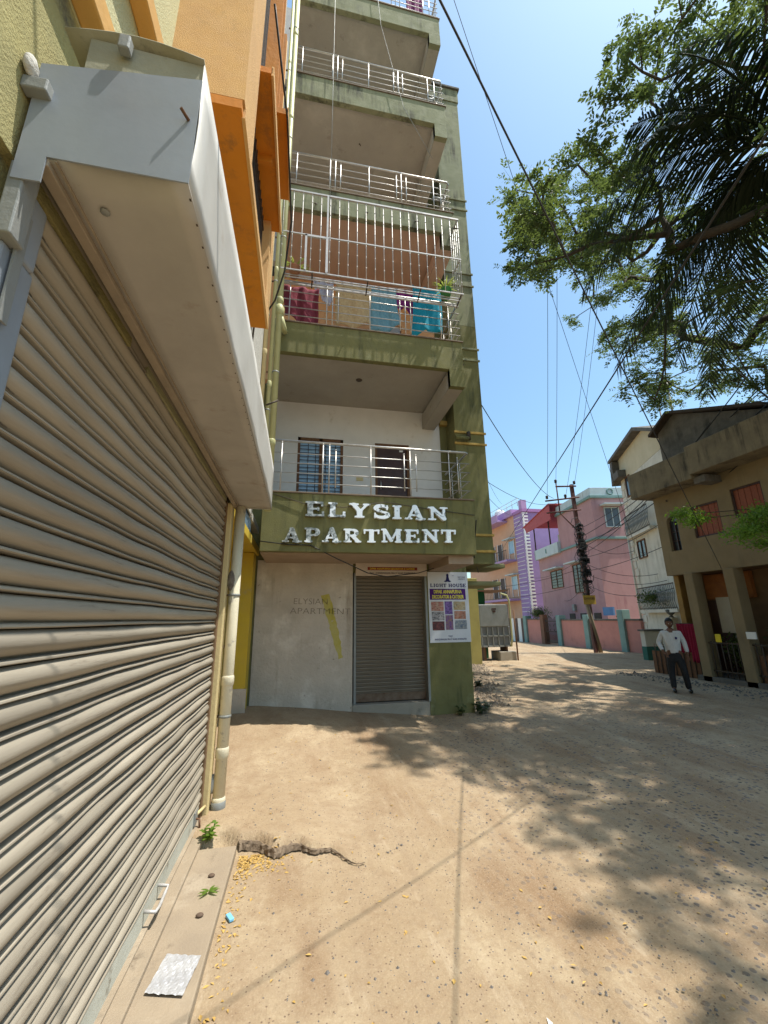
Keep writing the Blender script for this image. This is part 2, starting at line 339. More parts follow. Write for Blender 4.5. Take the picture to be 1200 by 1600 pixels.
def build_ground():
    ax = np.unique(np.concatenate([-np.geomspace(400, 3, 14), np.arange(-2.6, -.8, .15), np.arange(-.8, 2.2, .03), np.arange(2.2, 6, .06), np.arange(6, 20, .4), np.geomspace(20, 500, 14)]))
    ay = np.unique(np.concatenate([-np.geomspace(400, 3, 12), np.arange(-2.6, 1.4, .2), np.arange(1.4, 5, .03), np.arange(5, 9, .08), np.arange(9, 34, .4), np.geomspace(34, 900, 16)]))
    X, Y = np.meshgrid(ax, ay, indexing='ij'); Z = gh(X, Y)
    # worn wheel ruts and lumpy crust
    rng = np.random.default_rng(3)
    for _ in range(60):
        a, b_ = rng.uniform(-.6, 3.5), rng.uniform(1.5, 7); r = rng.uniform(.08, .35); Z += rng.uniform(-.006, .006)*np.exp(-((X-a)**2+(Y-b_)**2)/r**2)
    for off in (1.3, 1.75, 2.9, 3.3, 4.6):          # wheel ruts along the lane
        dl = (X-off)*.94-(Y-2)*.34*.94; Z -= .009*np.exp(-(dl/.07)**2)*(1-sstep(9, 14, Y)); Z += .005*np.exp(-((dl-.15)/.06)**2)*(1-sstep(9, 14, Y))
    V = np.stack([X, Y, Z], -1).reshape(-1, 3); n, m_ = len(ax), len(ay)
    i, j = np.meshgrid(np.arange(n-1), np.arange(m_-1), indexing='ij'); q = (i*m_+j).ravel()
    F = np.stack([q, q+m_, q+m_+1, q+1], -1)
    m = bpy.data.materials.new('dusty_earth_road'); m.use_nodes = True; t = m.node_tree; N = t.nodes; L = t.links; b = N['Principled BSDF']
    b.inputs['Specular IOR Level'].default_value = .2; b.inputs['Roughness'].default_value = .95
    tc = N.new('ShaderNodeTexCoord')
    def noise(sc, det=8, ro=.6, st=(1, 1, 1), dis=0):
        mp = N.new('ShaderNodeMapping'); mp.inputs['Scale'].default_value = st; L.new(tc.outputs['Object'], mp.inputs[0])
        n_ = N.new('ShaderNodeTexNoise'); n_.inputs['Scale'].default_value = sc; n_.inputs['Detail'].default_value = det; n_.inputs['Roughness'].default_value = ro
        n_.inputs['Distortion'].default_value = dis; L.new(mp.outputs[0], n_.inputs[0]); return n_.outputs[0]
    def rmp(s, a, c, o1=1., o0=0.):
        r = N.new('ShaderNodeMapRange'); r.inputs[1].default_value = a; r.inputs[2].default_value = c; r.inputs[3].default_value = o0; r.inputs[4].default_value = o1; L.new(s, r.inputs[0]); return r.outputs[0]
    def mul(a, c):
        x = N.new('ShaderNodeMath'); x.operation = 'MULTIPLY'; L.new(a, x.inputs[0]); L.new(c, x.inputs[1]); return x.outputs[0]
    def mix(f, a, c):
        x = N.new('ShaderNodeMix'); x.data_type = 'RGBA'; L.new(f, x.inputs[0])
        for s_, v in ((x.inputs[6], a), (x.inputs[7], c)):
            if isinstance(v, tuple): s_.default_value = (*v, 1)
            else: L.new(v, s_)
        return x.outputs[2]
    sx = N.new('ShaderNodeSeparateXYZ'); L.new(tc.outputs['Object'], sx.inputs[0])
    cur = mix(rmp(noise(.7, 9, .65), .35, .65), (.345, .25, .15), (.40, .305, .20))
    cur = mix(rmp(noise(1.3, 9, .7, dis=.4), .5, .66), cur, (.46, .36, .235))             # dry pale crust
    cur = mix(rmp(noise(.9, 7, .62, st=(1.6, .6, 1)), .5, .66, .8), cur, (.25, .155, .085))
    cur = mix(rmp(noise(5.5, 9, .75), .48, .7, .7), cur, (.27, .18, .105))
    cur = mix(rmp(noise(2.6, 9, .75, st=(1.8, .5, 1), dis=.3), .58, .68, .6), cur, (.5, .4, .28))   # damp brown patches
    cur = mix(rmp(noise(34, 4, .7), .45, .75, .35), cur, (.24, .17, .11))                 # sandy grain
    cur = mix(rmp(noise(110, 3, .7), .5, .75, .45), cur, (.52, .42, .3))
    mr_ = N.new('ShaderNodeMapping'); mr_.inputs['Rotation'].default_value = (0, 0, .36); mr_.inputs['Scale'].default_value = (3.2, .16, 1); L.new(tc.outputs['Object'], mr_.inputs[0])
    nr_ = N.new('ShaderNodeTexNoise'); nr_.inputs['Scale'].default_value = 2; nr_.inputs['Detail'].default_value = 6; nr_.inputs['Roughness'].default_value = .65; L.new(mr_.outputs[0], nr_.inputs[0])
    cur = mix(mul(rmp(nr_.outputs[0], .52, .66, .3), rmp(sx.outputs[0], -.2, 1.2)), cur, (.28, .205, .14))
    cur = mix(mul(rmp(nr_.outputs[0], .44, .34, .3), rmp(sx.outputs[0], -.2, 1.2)), cur, (.47, .38, .27))
    # bare aggregate where traffic has worn the surface (towards the right of the lane)
    vo = N.new('ShaderNodeTexVoronoi'); vo.inputs['Scale'].default_value = 21; vo.feature = 'F1'; vo.inputs['Randomness'].default_value = 1; L.new(tc.outputs['Object'], vo.inputs[0])
    worn = mul(rmp(sx.outputs[0], 1.05, 2.2), rmp(noise(1.1, 6, .6), .34, .5))
    vs = N.new('ShaderNodeSeparateColor'); L.new(vo.outputs['Color'], vs.inputs[0])
    st = mul(rmp(vo.outputs['Distance'], .36, .28), rmp(vs.outputs[0], .45, .5))
    stc = mix(vs.outputs[1], (.09, .085, .085), (.22, .19, .17))
    cur = mix(mul(st, worn), cur, stc)
    vo2 = N.new('ShaderNodeTexVoronoi'); vo2.inputs['Scale'].default_value = 62; L.new(tc.outputs['Object'], vo2.inputs[0])
    v2 = N.new('ShaderNodeSeparateColor'); L.new(vo2.outputs['Color'], v2.inputs[0])
    sp = mul(rmp(vo2.outputs['Distance'], .34, .22), rmp(v2.outputs[0], .82, .86)); cur = mix(sp, cur, (.19, .13, .09))
    L.new(cur, b.inputs['Base Color'])
    ad = N.new('ShaderNodeMath'); ad.operation = 'ADD'
    L.new(rmp(noise(16, 8, .75), .2, .8, 1.6), ad.inputs[0]); L.new(mul(st, worn), ad.inputs[1])
    bn = N.new('ShaderNodeBump'); bn.inputs['Strength'].default_value = .55; bn.inputs['Distance'].default_value = .018; L.new(ad.outputs[0], bn.inputs['Height'])
    bn2 = N.new('ShaderNodeBump'); bn2.inputs['Strength'].default_value = .5; bn2.inputs['Distance'].default_value = .004; L.new(noise(140, 4, .7), bn2.inputs['Height']); L.new(bn.outputs[0], bn2.inputs['Normal'])
    L.new(bn2.outputs[0], b.inputs['Normal'])
    g = np_mesh('ground', V, F, m, None, None, True); g['kind'] = 'structure'
build_ground()
# stone ledge under the shutter
MB().box(-.80, -.395, -2.5, 3.70, -.12, -.004).build('ledge', slabm, bevel=.008)['kind'] = 'structure'
MB().box(-.80, -.655, -2.5, 3.98, -.02, .022).build('doorstep', slabm, bevel=.006)['kind'] = 'structure'

# ------------------------------------------------------------------ left shop building
sb = thing('shop_building', 'yellow and orange shop house on the left with a big roller shutter', 'building', (-.75, 3, 0))
MB().box(-1.6, -.775, -2.5, 1.0, -.1, 2.74).build('wall', dirt_yel, sb)
MB().box(-4, -.75, -2.5, 1.7, 2.74, 3.42).build('wall', dirt_yel, sb)
MB().box(-4, -.75, -2.5, 1.9, 3.42, 8).build('wall', pale_yel, sb)
MB().box(-4, -.75, 1.9, 5.0, 2.74, 8).build('wall', pale_yel, sb)
MB().box(-4, -.70, 3.42, 5.75, 3.0, 20).build('wall', speck, sb, label='speckled white plaster end of the shop house wall')
MB().box(-4, -1.2, -2.5, 4.2, -.1, 2.74).build('wall', grey_wall, sb)
for z in (3.43, 3.98): MB().box(-.75, -.68, -2.5, 1.75, z, z+.1).build('ledge', ledge_or, sb, bevel=.006)
# column strips right of the shutter
MB().box(-1.0, -.70, 4.165, 4.255, -.1, 2.74).build('pilaster', cream, sb, bevel=.006)
MB().box(-1.0, -.715, 4.268, 4.40, -.1, 2.74).build('pilaster', cream, sb, bevel=.006)
MB().box(-1.0, -.74, 4.1, 4.45, -.1, 2.735).build('pilaster', tan_d, sb)
# yellow entrance recess
MB().box(-1.75, -.76, 6.85, 7.2, -.1, 2.66).build('wall', yellow, sb, label='mustard yellow wall beside the gate')
MB().box(-1.02, -.74, 6.84, 6.852, .2, .62).build('wall', grey_wall, sb)
MB().box(-1.9, -.72, 4.4, 7.28, 2.67, 2.80).build('beam', yellow, sb, bevel=.01)
MB().box(-1.9, -.735, 4.45, 6.0, 2.80, 3.04).build('window', glass_b, sb)
MB().box(-1.9, -.72, 5.2, 7.0, 3.0, 3.1).build('ledge', speck, sb)
MB().box(-1.95, -1.85, 4.4, 7, -.1, 2.7).build('wall', yellow, sb)
gate = MB().box(-1.75, -1.03, 6.80, 6.83, .33, 2.25).build('gate', mat('olive_yellow_gate_sheet', (.3, .24, .06), (.24, .19, .05), 4, rough=.6), sb)
MB().box(-1.06, -1.0, 6.78, 6.85, .12, 2.3).build('gate_frame', rust, gate)
for z in (.38, 1.2, 2.2): MB().box(-1.75, -1.06, 6.785, 6.80, z, z+.05).build('rail', rust, gate)
for z in (.7, 1.65): MB().box(-.995, -.93, 6.77, 6.82, z, z+.06).build('hinge', rust, gate)

# the big roller shutter: every slat its own piece
rs = MB().box(-.83, -.79, 1.0, 4.17, 0, 2.9).build('rolling_shutter', dark_iron, sb, label='big dusty steel roller shutter of ribbed slats')
pitch = .0962
bulge = [(-.006+.034*math.sin(PI*min(1, k/13*1.0))**.62, .020+(pitch-.024)*k/13) for k in range(14)]
lip = [(-.016, -.001), (.014, .001), (.019, .004), (.018, .009), (.010, .0135), (-.012, .0165), (-.014, .020)]
nY = 34
dent = lambda y, ph: math.exp(-((y-1.6-ph*.33)/.16)**2)*abs(math.sin(ph*3))+.6*math.exp(-((y-3.6+ph*.2)/.1)**2)
def slat_mesh(seed):
    rng = random.Random(seed); mb = MB(); ph = rng.random()*6
    for prof, sm_ in ((bulge, True), (lip, False)):
        vs = []
        for q in range(nY):
            y = 1.03+(4.135-1.03)*q/(nY-1)
            for a, z in prof: vs.append((-.77+a+.0022*math.sin(q*.9+ph)+rng.uniform(-.0005, .0005)-.005*dent(y, ph), y, z+.0012*math.sin(q*.37+ph*2)))
        k = len(prof); mb.add(vs, [(q*k+i, (q+1)*k+i, (q+1)*k+i+1, q*k+i+1) for q in range(nY-1) for i in range(k-1)], sm_)
        o_ = len(mb.v)-nY*k; mb.f += [tuple(range(o_, o_+k)), tuple(range(o_+(nY-1)*k, o_+nY*k))[::-1]]; mb.sm += [False]*2
    return mb
variants = []
for k in range(28):
    z = .145+k*pitch
    if k < 7: o = slat_mesh(k).build('slat', slat_m, rs); variants.append(o); o.location.z = z
    else: o = inst(variants[random.randrange(7)], (random.uniform(-.0015, .0015), 0, z), rs)
MB().box(-.775, -.757, 1.03, 4.13, .022, .148).build('bottom_bar', mat('bottom_bar_paint', (.47, .48, .42), (.38, .39, .34), 4, rough=.6, stain=(6, (.2, .18, .14), .6, .1)), rs, bevel=.003)
MB().box(-.775, -.73, 1.03, 4.13, .018, .034).build('bottom_angle', slabm, rs, bevel=.003)
for yh in (2.95,): MB().tube([(-.755, yh-.1, .11), (-.70, yh-.1, .10), (-.70, yh-.03, .085), (-.705, yh+.1, .085), (-.70, yh+.13, .1), (-.755, yh+.13, .11)], .009, 8).build('handle', steel_w, rs)
MB().box(-.757, -.745, 3.93, 4.02, .05, .14).build('lock_plate', gal, rs); MB().tube([(-.745, 3.97, .09), (-.72, 3.97, .085), (-.71, 3.95, .03)], .008, 6).build('lock', rust, rs)
MB().tube([(-.76, 4.0, .1), (-.72, 4.17, .1)], .012, 6).build('bolt', cream, rs)
MB().box(-.80, -.742, 4.13, 4.166, .02, 2.8).build('guide_channel', dark_iron, rs)
gc = MB().box(-.80, -.735, .955, 1.075, -.02, 2.50).build('guide_channel', tin_b, rs, bevel=.006)
MB().box(-.79, -.727, 1.0, 1.065, 2.50, 2.70).build('guide_channel', tin_b, rs, bevel=.01)
MB().box(-.745, -.708, .93, .985, 2.50, 2.72).build('bracket', gal, rs, bevel=.004)
mbx = MB(); mbx.box(-.728, -.722, .98, 1.01, 2.3, 2.62); mbx.build('bracket', gal, rs)
for z in (1.2, 2.05): MB().tube([(-.736, 1.0, z), (-.715, 1.0, z)], .016, 10).build('bolt', rust, rs)

# white tin hood over the shutter
hood = thing('shutter_hood', 'long white painted tin box hood over the big roller shutter', 'hood', (-.5, .93, 2.74))
x0, x1, y0, y1, z0, z1 = -.70, -.335, .93, 4.37, 2.74, 3.2
nseg = 30
def strip(fa, m, name, lab=None):
    """slightly buckled sheet strip along the hood, fa(t) -> two edge points"""
    mb = MB(); rows = 7; vs = []
    for i in range(nseg+1):
        for j in range(rows): vs.append(fa(i/nseg, j/(rows-1)))
    mb.add(vs, [(i*rows+j, (i+1)*rows+j, (i+1)*rows+j+1, i*rows+j+1) for i in range(nseg) for j in range(rows-1)], True)
    o = mb.build(name, m, hood, label=lab); s_ = o.modifiers.new('sheet', 'SOLIDIFY'); s_.thickness = .003; return o
wob = lambda t, u, a: a*math.sin(t*17+u*3)*math.sin(u*PI)+a*.6*math.sin(t*41+u*5)*math.sin(u*PI)
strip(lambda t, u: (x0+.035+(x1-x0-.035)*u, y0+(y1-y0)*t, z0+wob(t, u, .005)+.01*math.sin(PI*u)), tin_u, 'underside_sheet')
strip(lambda t, u: (x1+wob(t, u, .004)+.005*math.sin(t*3), y0+(y1-y0)*t, z0+(z1-z0)*u), tin, 'front_sheet')
strip(lambda t, u: (x0+(x1-x0)*u, y0-.012+(y1-y0+.012)*t, z1+.004+.03*math.sin(PI*u)*(1-t*.5)), mat('dirty_tin', (.34, .33, .24), (.26, .25, .18), 5, rough=.7, stain=(7, (.12, .11, .08), .58, .1)), 'top_sheet')
MB().prism([(x0-.035, 2.66), (x0+.03, 2.66), (x0+.03, 2.742), (x1, 2.738), (x1, 3.13), (x0-.035, 3.06)], lambda a, b, d: (a, d, b), .926, .93).build('end_plate', tin_b, hood)
MB().prism([(-.64, 3.05), (x1-.004, 3.11), (x1-.004, 3.2), (-.64, 3.21)], lambda a, b, d: (a, d, b), .934, .94).build('inner_plate', mat('dirty_tin', (0, 0, 0)), hood)
MB().box(x1-.335, x1-.33, y0, y1, z0+.0, z0+.03).build('flange', mat('brown_edge_tin', (.33, .27, .2), (.24, .2, .15), 8, rough=.7), hood)
MB().box(x0+.002, x0+.036, y0, y1, z0-.022, z0+.004).build('angle_iron', mat('brown_edge_tin', (0, 0, 0)), hood, bevel=.003)
MB().box(x0+.048, x0+.053, y0, y1, z0-.006, z0+.001).build('seam', mat('brown_edge_tin', (0, 0, 0)), hood)
mbr = MB()
for k in range(44): mbr.box(x1-.008, x1-.003, y0+.04+k*.077, y0+.048+k*.077, z0-.003, z0+.001)
mbr.build('rivet_row', dark_iron, hood, kind='stuff')
MB().box(x0-.01, x1, y1, y1+.004, z0, z1).build('end_plate', tin, hood)
MB().box(-.555, -.525, .90, .926, 3.15, 3.2).build('tab', gal, hood, bevel=.004)
MB().tube([(x1-.02, .925, 2.96), (x1-.035, .90, 2.965)], .005, 6).build('bolt', rust, hood)
MB().box(-.75, -.69, .90, .93, 2.93, 2.97).build('bracket', gal, hood, bevel=.004)
for k in range(7): MB().box(-.76+.0, -.735, .87, .91, 2.96+k*.012, 2.966+k*.012) 
MB().ball((-.735, .9, 3.0), .024, 8, (.6, 1.0, 1.3)).build('mortar_blob', speck, hood)
MB().ball((x0+.11, 1.06, z0+.001), .014, 8, (1, 1, .2)).build('bolt', gal, hood)

# projecting window bay with orange soffit
bay = MB().prism([(1.62, 4.14), (3.3, 4.14), (3.3, 4.20), (1.62, 4.20)], lambda a, b, d: (d, a, b), -.75, -.385).build('window_bay', orange, sb, label='projecting orange window bay above the hood')
MB().box(-.75, -.375, 1.62, 1.66, 4.204, 8).build('side_wall', peach, bay)
MB().box(-.39, -.372, 1.66, 3.3, 4.135, 4.205).build('sill_edge', peach, bay)
MB().box(-.44, -.375, 1.66, 1.95, 4.206, 8).build('front_wall', peach, bay)
MB().box(-.44, -.375, 3.0, 3.3, 4.206, 5.2).build('front_wall', peach, bay)
MB().box(-.75, -.375, 3.26, 3.32, 5.2, 8).build('fin', orange, bay)
for y in (2.45, 2.62): MB().box(-.55, -.33, y, y+.03, 5.35 if y > 2.5 else 4.95, 8).build('fin', orange, bay)
MB().box(-.70, -.25, 2.6, 3.35, 5.72, 5.78).build('sunshade', orange, bay)
MB().box(-.26, -.245, 2.6, 3.35, 5.70, 5.80).build('sunshade_edge', peach, bay)
MB().box(-.70, -.30, 1.95, 3.1, 5.02, 5.07).build('sunshade', orange, bay)
MB().box(-.305, -.29, 1.95, 3.1, 5.0, 5.085).build('sunshade_edge', peach, bay)
MB().box(-.62, -.6, 1.95, 3.0, 4.2, 8).build('pane', glass_d, bay)
for k in range(14): MB().box(-.45, -.435, 1.98+k*.075, 1.99+k*.075, 4.25, 7.5).build('bar', dark_iron, bay)
for z in (4.5, 4.9): MB().box(-.455, -.43, 1.95, 3.0, z, z+.02).build('bar', dark_iron, bay)
MB().tube([(-.32, 1.95, 5.7), (-.24, 2.5, 5.5), (-.2, 3.0, 5.05), (-.25, 3.2, 4.7), (-.33, 3.3, 4.45), (-.5, 3.5, 4.3)], .008, 6).build('cable', black_r, bay)
for k in range(3): MB().tube([(-.69, 4.0+k*.25, 4.3+k*.2), (-.66, 4.0+k*.27, 5+k*.3), (-.68, 4.2+k*.2, 6.5)], .012, 6).build('cable', dark_iron, sb)

# drain pipes
def pipe_thing(name, label, x, y, z0_, z1_, r, m, joints, clamps, group=None):
    t_ = thing(name, label, 'pipe', (x, y, z0_), group=group)
    MB().tube([(x, y, z0_), (x, y, z1_)], r, 18).build('pipe', m, t_)
    for z in joints: MB().lathe([(r, 0), (r*1.14, .008), (r*1.16, .07), (r*1.1, .085), (r, .09)], (x, y, z), 18).build('joint', m, t_)
    for z in clamps:
        c_ = MB().lathe([(r*1.02, 0), (r*1.12, .002), (r*1.12, .022), (r*1.02, .024)], (x, y, z), 16).build('clamp', gal, t_)
        MB().box(x-r-.09, x-r, y-.012, y+.012, z+.003, z+.02).build('clamp_arm', rust, t_)
    return t_
gp = pipe_thing('drain_pipe', 'cream painted drain pipe standing at the right edge of the big shutter', -.635, 4.29, .03, 2.735, .05, pvc_w, (.03, .42, 1.02), (.75, 1.83))
MB().lathe([(.0, -.03), (.058, -.03), (.062, .0), (.062, .05), (.05, .06)], (-.635, 4.29, .035), 18).build('end_cap', gal, gp)
MB().ball((-.70, 4.33, .21), .06, 12, (1, 1, 1.3)).build('elbow', mat('white_pvc', (.62, .62, .6), (.55, .55, .53), 4, rough=.4), gp)
MB().ball((-.665, 4.255, 1.98), .045, 10, (.9, .6, 2.3)).build('soot_patch', mat('sooty_mortar', (.07, .06, .055), (.3, .26, .2), 14, rough=1, bump=.8), gp)
pipe_thing('drain_pipe', 'thick yellowish drain pipe beside the balconies of the green building', -.50, 5.82, 3.1, 16.5, .05, pvc_g, (4.1, 6.6, 9.1, 10.7, 13, 15), (5.3, 7.9, 10.2, 13.2))
pipe_thing('drain_pipe', 'thin yellowish pipe left of the thick one', -.575, 5.72, 3.1, 15.5, .03, pvc_g, (5, 7.1, 9.6, 12), (4.6, 6.9, 9.4, 11.8))
pipe_thing('drain_pipe', 'cream strip pipe running up the end of the shop house wall', -.665, 5.66, 3.1, 12.5, .032, cream, (5.5, 8.2), (6.2,))
MB().tube([(-.42, 5.6, 4.72), (-.58, 5.55, 4.6)], .013, 6).build('bracket', dark_iron, sb)
ant = thing('pipe_fittings', 'olive elbow joints clustered on the thick yellowish pipe', 'pipe fittings', (-.5, 5.8, 6.4))
MB().lathe([(.05, 0), (.075, .02), (.08, .14), (.06, .18), (.05, .2)], (-.5, 5.82, 6.35), 14).build('collar', pvc_g, ant)
MB().tube([(-.5, 5.82, 6.38), (-.44, 5.9, 6.22), (-.40, 6.0, 6.18)], [.06, .055, .045], 10).build('elbow', pvc_g, ant)

# ------------------------------------------------------------------ green apartment building
ab = thing('apartment_building', 'green plastered apartment block with stacked balconies and a lettered name band', 'building', (1.5, 7.3, 0))
YB, YW = 6.05, 7.8
XL, XR = -.60, 2.72
P_ = lambda mb, n, m, **k: mb.build(n, m, ab, **k)
# ground floor
P_(MB().box(-1.9, -.74, 7.32, 7.6, -.1, 6), 'wall', olive)
P_(MB().box(-.74, -.3, 7.33, 7.6, 2.6, 3.42), 'wall', olive)
P_(MB().box(-.735, .90, 7.30, 7.6, -.1, 2.60), 'wall', grey_wall, label='bare grey plaster wall with a scratched name and a yellow smear')
P_(MB().box(.90, 2.24, 7.32, 7.6, 2.40, 2.60), 'wall', olive)
P_(MB().box(2.235, 3.04, 7.285, 9.5, -.1, 2.60), 'pillar', olive, bevel=.012)
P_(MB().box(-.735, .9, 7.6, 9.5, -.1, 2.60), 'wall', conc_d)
P_(MB().box(.90, 2.235, 7.285, 7.5, -.1, .225), 'threshold', conc, bevel=.01)
sh = P_(MB().box(.9, 2.24, 7.46, 7.48, .2, 2.5), 'rolling_shutter', dark_iron, label='narrow brown steel roller shutter under the name band')
sp = .0605
pr2 = [(0, .0), (.006, .003), (.010, .012), (.004, .016)]+[(.004+.014*math.sin(PI*a/7), .016+.042*a/7) for a in range(1, 8)]
def s2():
    mb = MB(); k = len(pr2); vs = [(x, 7.44-a, z) for x in (.965, 1.3, 1.65, 2.0, 2.21) for a, z in pr2]
    mb.add(vs, [(q*k+i, q*k+i+1, (q+1)*k+i+1, (q+1)*k+i) for q in range(4) for i in range(k-1)], True); return mb
o0 = s2().build('slat', slat2_m, sh); o0.location.z = .37
for k in range(1, 34): inst(o0, (0, 0, .37+k*sp), sh)
MB().box(.965, 2.21, 7.42, 7.44, .245, .372).build('bottom_bar', mat('rusty_bar', (.2, .15, .11), (.12, .07, .04), 9, rough=.8), sh, bevel=.004)
MB().box(.925, .965, 7.33, 7.46, .225, 2.42).build('guide_channel', gal, sh, bevel=.003); MB().box(2.21, 2.25, 7.27, 7.46, .225, 2.42).build('guide_channel', gal, sh, bevel=.003)
# floors
pale = olive_pale
for n, (zt, zb, dr, ms, mi) in enumerate(((3.45, 2.56, 2.42, olive, soffit_m), (6.45, 5.87, 5.54, olive, soffit_m), (9.45, 8.92, 8.62, pale, salmon_c), (12.42, 11.85, 11.5, pale, soffit_d), (15.3, 14.72, 14.4, pale, soffit_d))):
    fr = P_(MB().box(XL, XR, YB, YB+.1, zb, zt), 'balcony_front', ms, bevel=.008)
    P_(MB().box(XL, XR, YB+.1, YW+.1, zb+.06, zt-.01), 'balcony_slab', mi)
    P_(MB().box(XR-.1, XR, YB+.1, YW-.02, zb+.003, zt), 'balcony_side', ms)
    if n: P_(MB().box(XR-.27, XR-.003, YB+.003, YW-.02, dr, zb+.002), 'edge_beam', mi if n != 2 else salmon_c); P_(MB().box(XR-.27, XR, YB-.001, YB+.101, dr-.001, zb), 'beam_end', ms)
    if n: P_(MB().box(XR-.272, XR-.266, YB+.1, YW-.02, dr, zb), 'beam_side', mi if n != 2 else salmon_c)
    P_(MB().box(XL, XR+.02, YB-.02, YB+.13, zt, zt+.022), 'coping', mat('stone_coping', (.2, .15, .1), (.15, .11, .08), 8, rough=.7), bevel=.004)
    # pale band edging under the first slab
P_(MB().box(XL, XR-.02, YB+.12, 7.3, 2.555, 2.575), 'balcony_soffit', mat('pinkish_soffit_plaster', (.4, .31, .24), (.32, .25, .19), 3, rough=.95, bump=.4))
P_(MB().box(2.3, 2.72, 6.2, 7.29, 2.43, 2.553), 'edge_beam', mat('pinkish_soffit_plaster', (0, 0, 0)))
# back walls of the balconies, with real openings cut as separate panels
def wall_with_holes(xa, xb, za, zb, holes, m, y=YW, th=.16, lab=None):
    xs = sorted({xa, xb, *[h[0] for h in holes], *[h[1] for h in holes]}); zs = sorted({za, zb, *[h[2] for h in holes], *[h[3] for h in holes]})
    mb = MB()
    for i in range(len(xs)-1):
        for j in range(len(zs)-1):
            cx, cz = (xs[i]+xs[i+1])/2, (zs[j]+zs[j+1])/2
            if any(h[0] < cx < h[1] and h[2] < cz < h[3] for h in holes): continue
            mb.box(xs[i], xs[i+1], y, y+th, zs[j], zs[j+1])
    return P_(mb, 'wall', m, label=lab)
W1 = (-.16, .75, 3.9, 5.17); D1 = (1.41, 2.14, 3.46, 5.15)
wall_with_holes(-1, 2.86, 3.4, 5.93, [W1, D1], white_wall, lab='white distempered balcony wall')
wall_with_holes(-1, 2.86, 6.4, 8.98, [(1.5, 2.05, 6.46, 8.1)], salmon, lab='salmon painted balcony wall')
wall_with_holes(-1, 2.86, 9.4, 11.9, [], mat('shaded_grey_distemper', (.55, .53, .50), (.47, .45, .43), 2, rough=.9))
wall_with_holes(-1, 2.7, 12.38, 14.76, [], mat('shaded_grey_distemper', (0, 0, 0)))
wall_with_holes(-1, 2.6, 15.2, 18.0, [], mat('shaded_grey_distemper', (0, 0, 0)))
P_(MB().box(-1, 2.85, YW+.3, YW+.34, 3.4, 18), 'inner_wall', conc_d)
# ground-floor flat: barred window and door
wn = P_(MB().box(W1[0], W1[1], 7.86, 7.87, W1[2], W1[3]), 'window', glass_b, label='tall window with blueish painted-sky panes and iron bars')
for a in ((W1[0], W1[1], W1[2], W1[2]+.045), (W1[0], W1[1], W1[3]-.06, W1[3]), (W1[0], W1[0]+.05, W1[2], W1[3]), (W1[1]-.05, W1[1], W1[2], W1[3]), (.27, .33, W1[2], W1[3])):
    MB().box(a[0], a[1], 7.81, 7.855, a[2], a[3]).build('frame', rust, wn)
for k in range(15): MB().tube([(W1[0]+.03, 7.83, W1[2]+.09+k*.078), (W1[1]-.03, 7.83, W1[2]+.09+k*.078)], .007, 5).build('bar', dark_iron, wn)
for x in (.05, .2, .4, .6): MB().tube([(x, 7.825, W1[2]), (x, 7.825, W1[3])], .007, 5).build('bar', dark_iron, wn)
dd = P_(MB().box(D1[0]+.05, D1[1]-.05, 7.85, 7.89, D1[2], D1[3]-.05), 'door', maroon, label='dark maroon wooden balcony door')
for a in ((D1[0], D1[0]+.05, D1[2], D1[3]), (D1[1]-.05, D1[1], D1[2], D1[3]), (D1[0]+.05, D1[1]-.05, D1[3]-.05, D1[3])): MB().box(a[0], a[1], 7.81, 7.9, a[2], a[3]).build('frame', rust, dd)
MB().tube([(D1[0]+.12, 7.82, 4.15), (D1[0]+.12, 7.80, 4.18), (D1[0]+.12, 7.80, 4.3), (D1[0]+.12, 7.82, 4.33)], .01, 6).build('handle', steel, dd)
MB().box(D1[1]-.2, D1[1]-.12, 7.84, 7.85, 5.0, 5.04).build('sticker', white_p, dd)
P_(MB().box(1.02, 1.16, 7.785, 7.8, 4.3, 4.37), 'switch_box', cream)
P_(MB().ball((.93, 6.75, 5.92), .05, 12, (1.2, 1, .5)), 'ceiling_box', dark_iron)
P_(MB().tube([(.93, 6.75, 11.88), (.96, 6.75, 11.82), (.95, 6.72, 11.79), (.92, 6.73, 11.83)], .008, 6), 'fan_hook', dark_iron)
dp = P_(MB().box(1.52, 2.03, 7.86, 7.9, 6.46, 8.08), 'door', mat('pale_painted_door', (.55, .6, .66), (.5, .56, .63), 3, rough=.6), label='pale door with blue painted figures')
for i_, (x, z, rx, rz_) in enumerate(((1.72, 7.75, .12, .06), (1.9, 6.85, .1, .09), (1.66, 7.05, .05, .12), (1.85, 7.3, .06, .1), (1.78, 6.6, .13, .05))): MB().ball((x, 7.858, z), 1, 10, (rx, .004, rz_)).build('painted_figure', mat('blue_figure_paint', (.05, .2, .38), (.04, .3, .45), 6), dp)
# column and side wall right of the balconies
P_(MB().box(2.84, 3.4, 7.78, 10, 2.6, 15.4), 'wall', olive)
wcl = P_(MB().box(2.99, 3.64, 7.30, 8.1, 2.58, 7.9), 'corner_column', olive, bevel=.01)
P_(MB().box(2.99, 3.64, 7.30, 8.1, 7.9, 14.9), 'corner_column', pale, bevel=.01)
P_(MB().box(2.6, 3.66, 7.28, 8.1, 14.9, 15.35), 'parapet', pale, bevel=.01)
P_(MB().box(2.55, 3.70, 7.24, 8.1, 15.35, 15.42), 'coping', conc_d, bevel=.01)
P_(MB().box(2.9, 3.62, 8.1, 12.5, 2.6, 15.3), 'wall', olive)
P_(MB().box(-.7, 2.9, 8.3, 12.5, -.1, 15.3), 'wall', olive)
for z in (2.80, 3.12, 5.02, 5.27, 7.0, 7.28, 8.96, 9.3, 11.2, 11.5):
    P_(MB().box(2.97, 3.665, 7.272, 7.302, z, z+.045), 'band', ochre if z < 6 else olive_pale, bevel=.004)
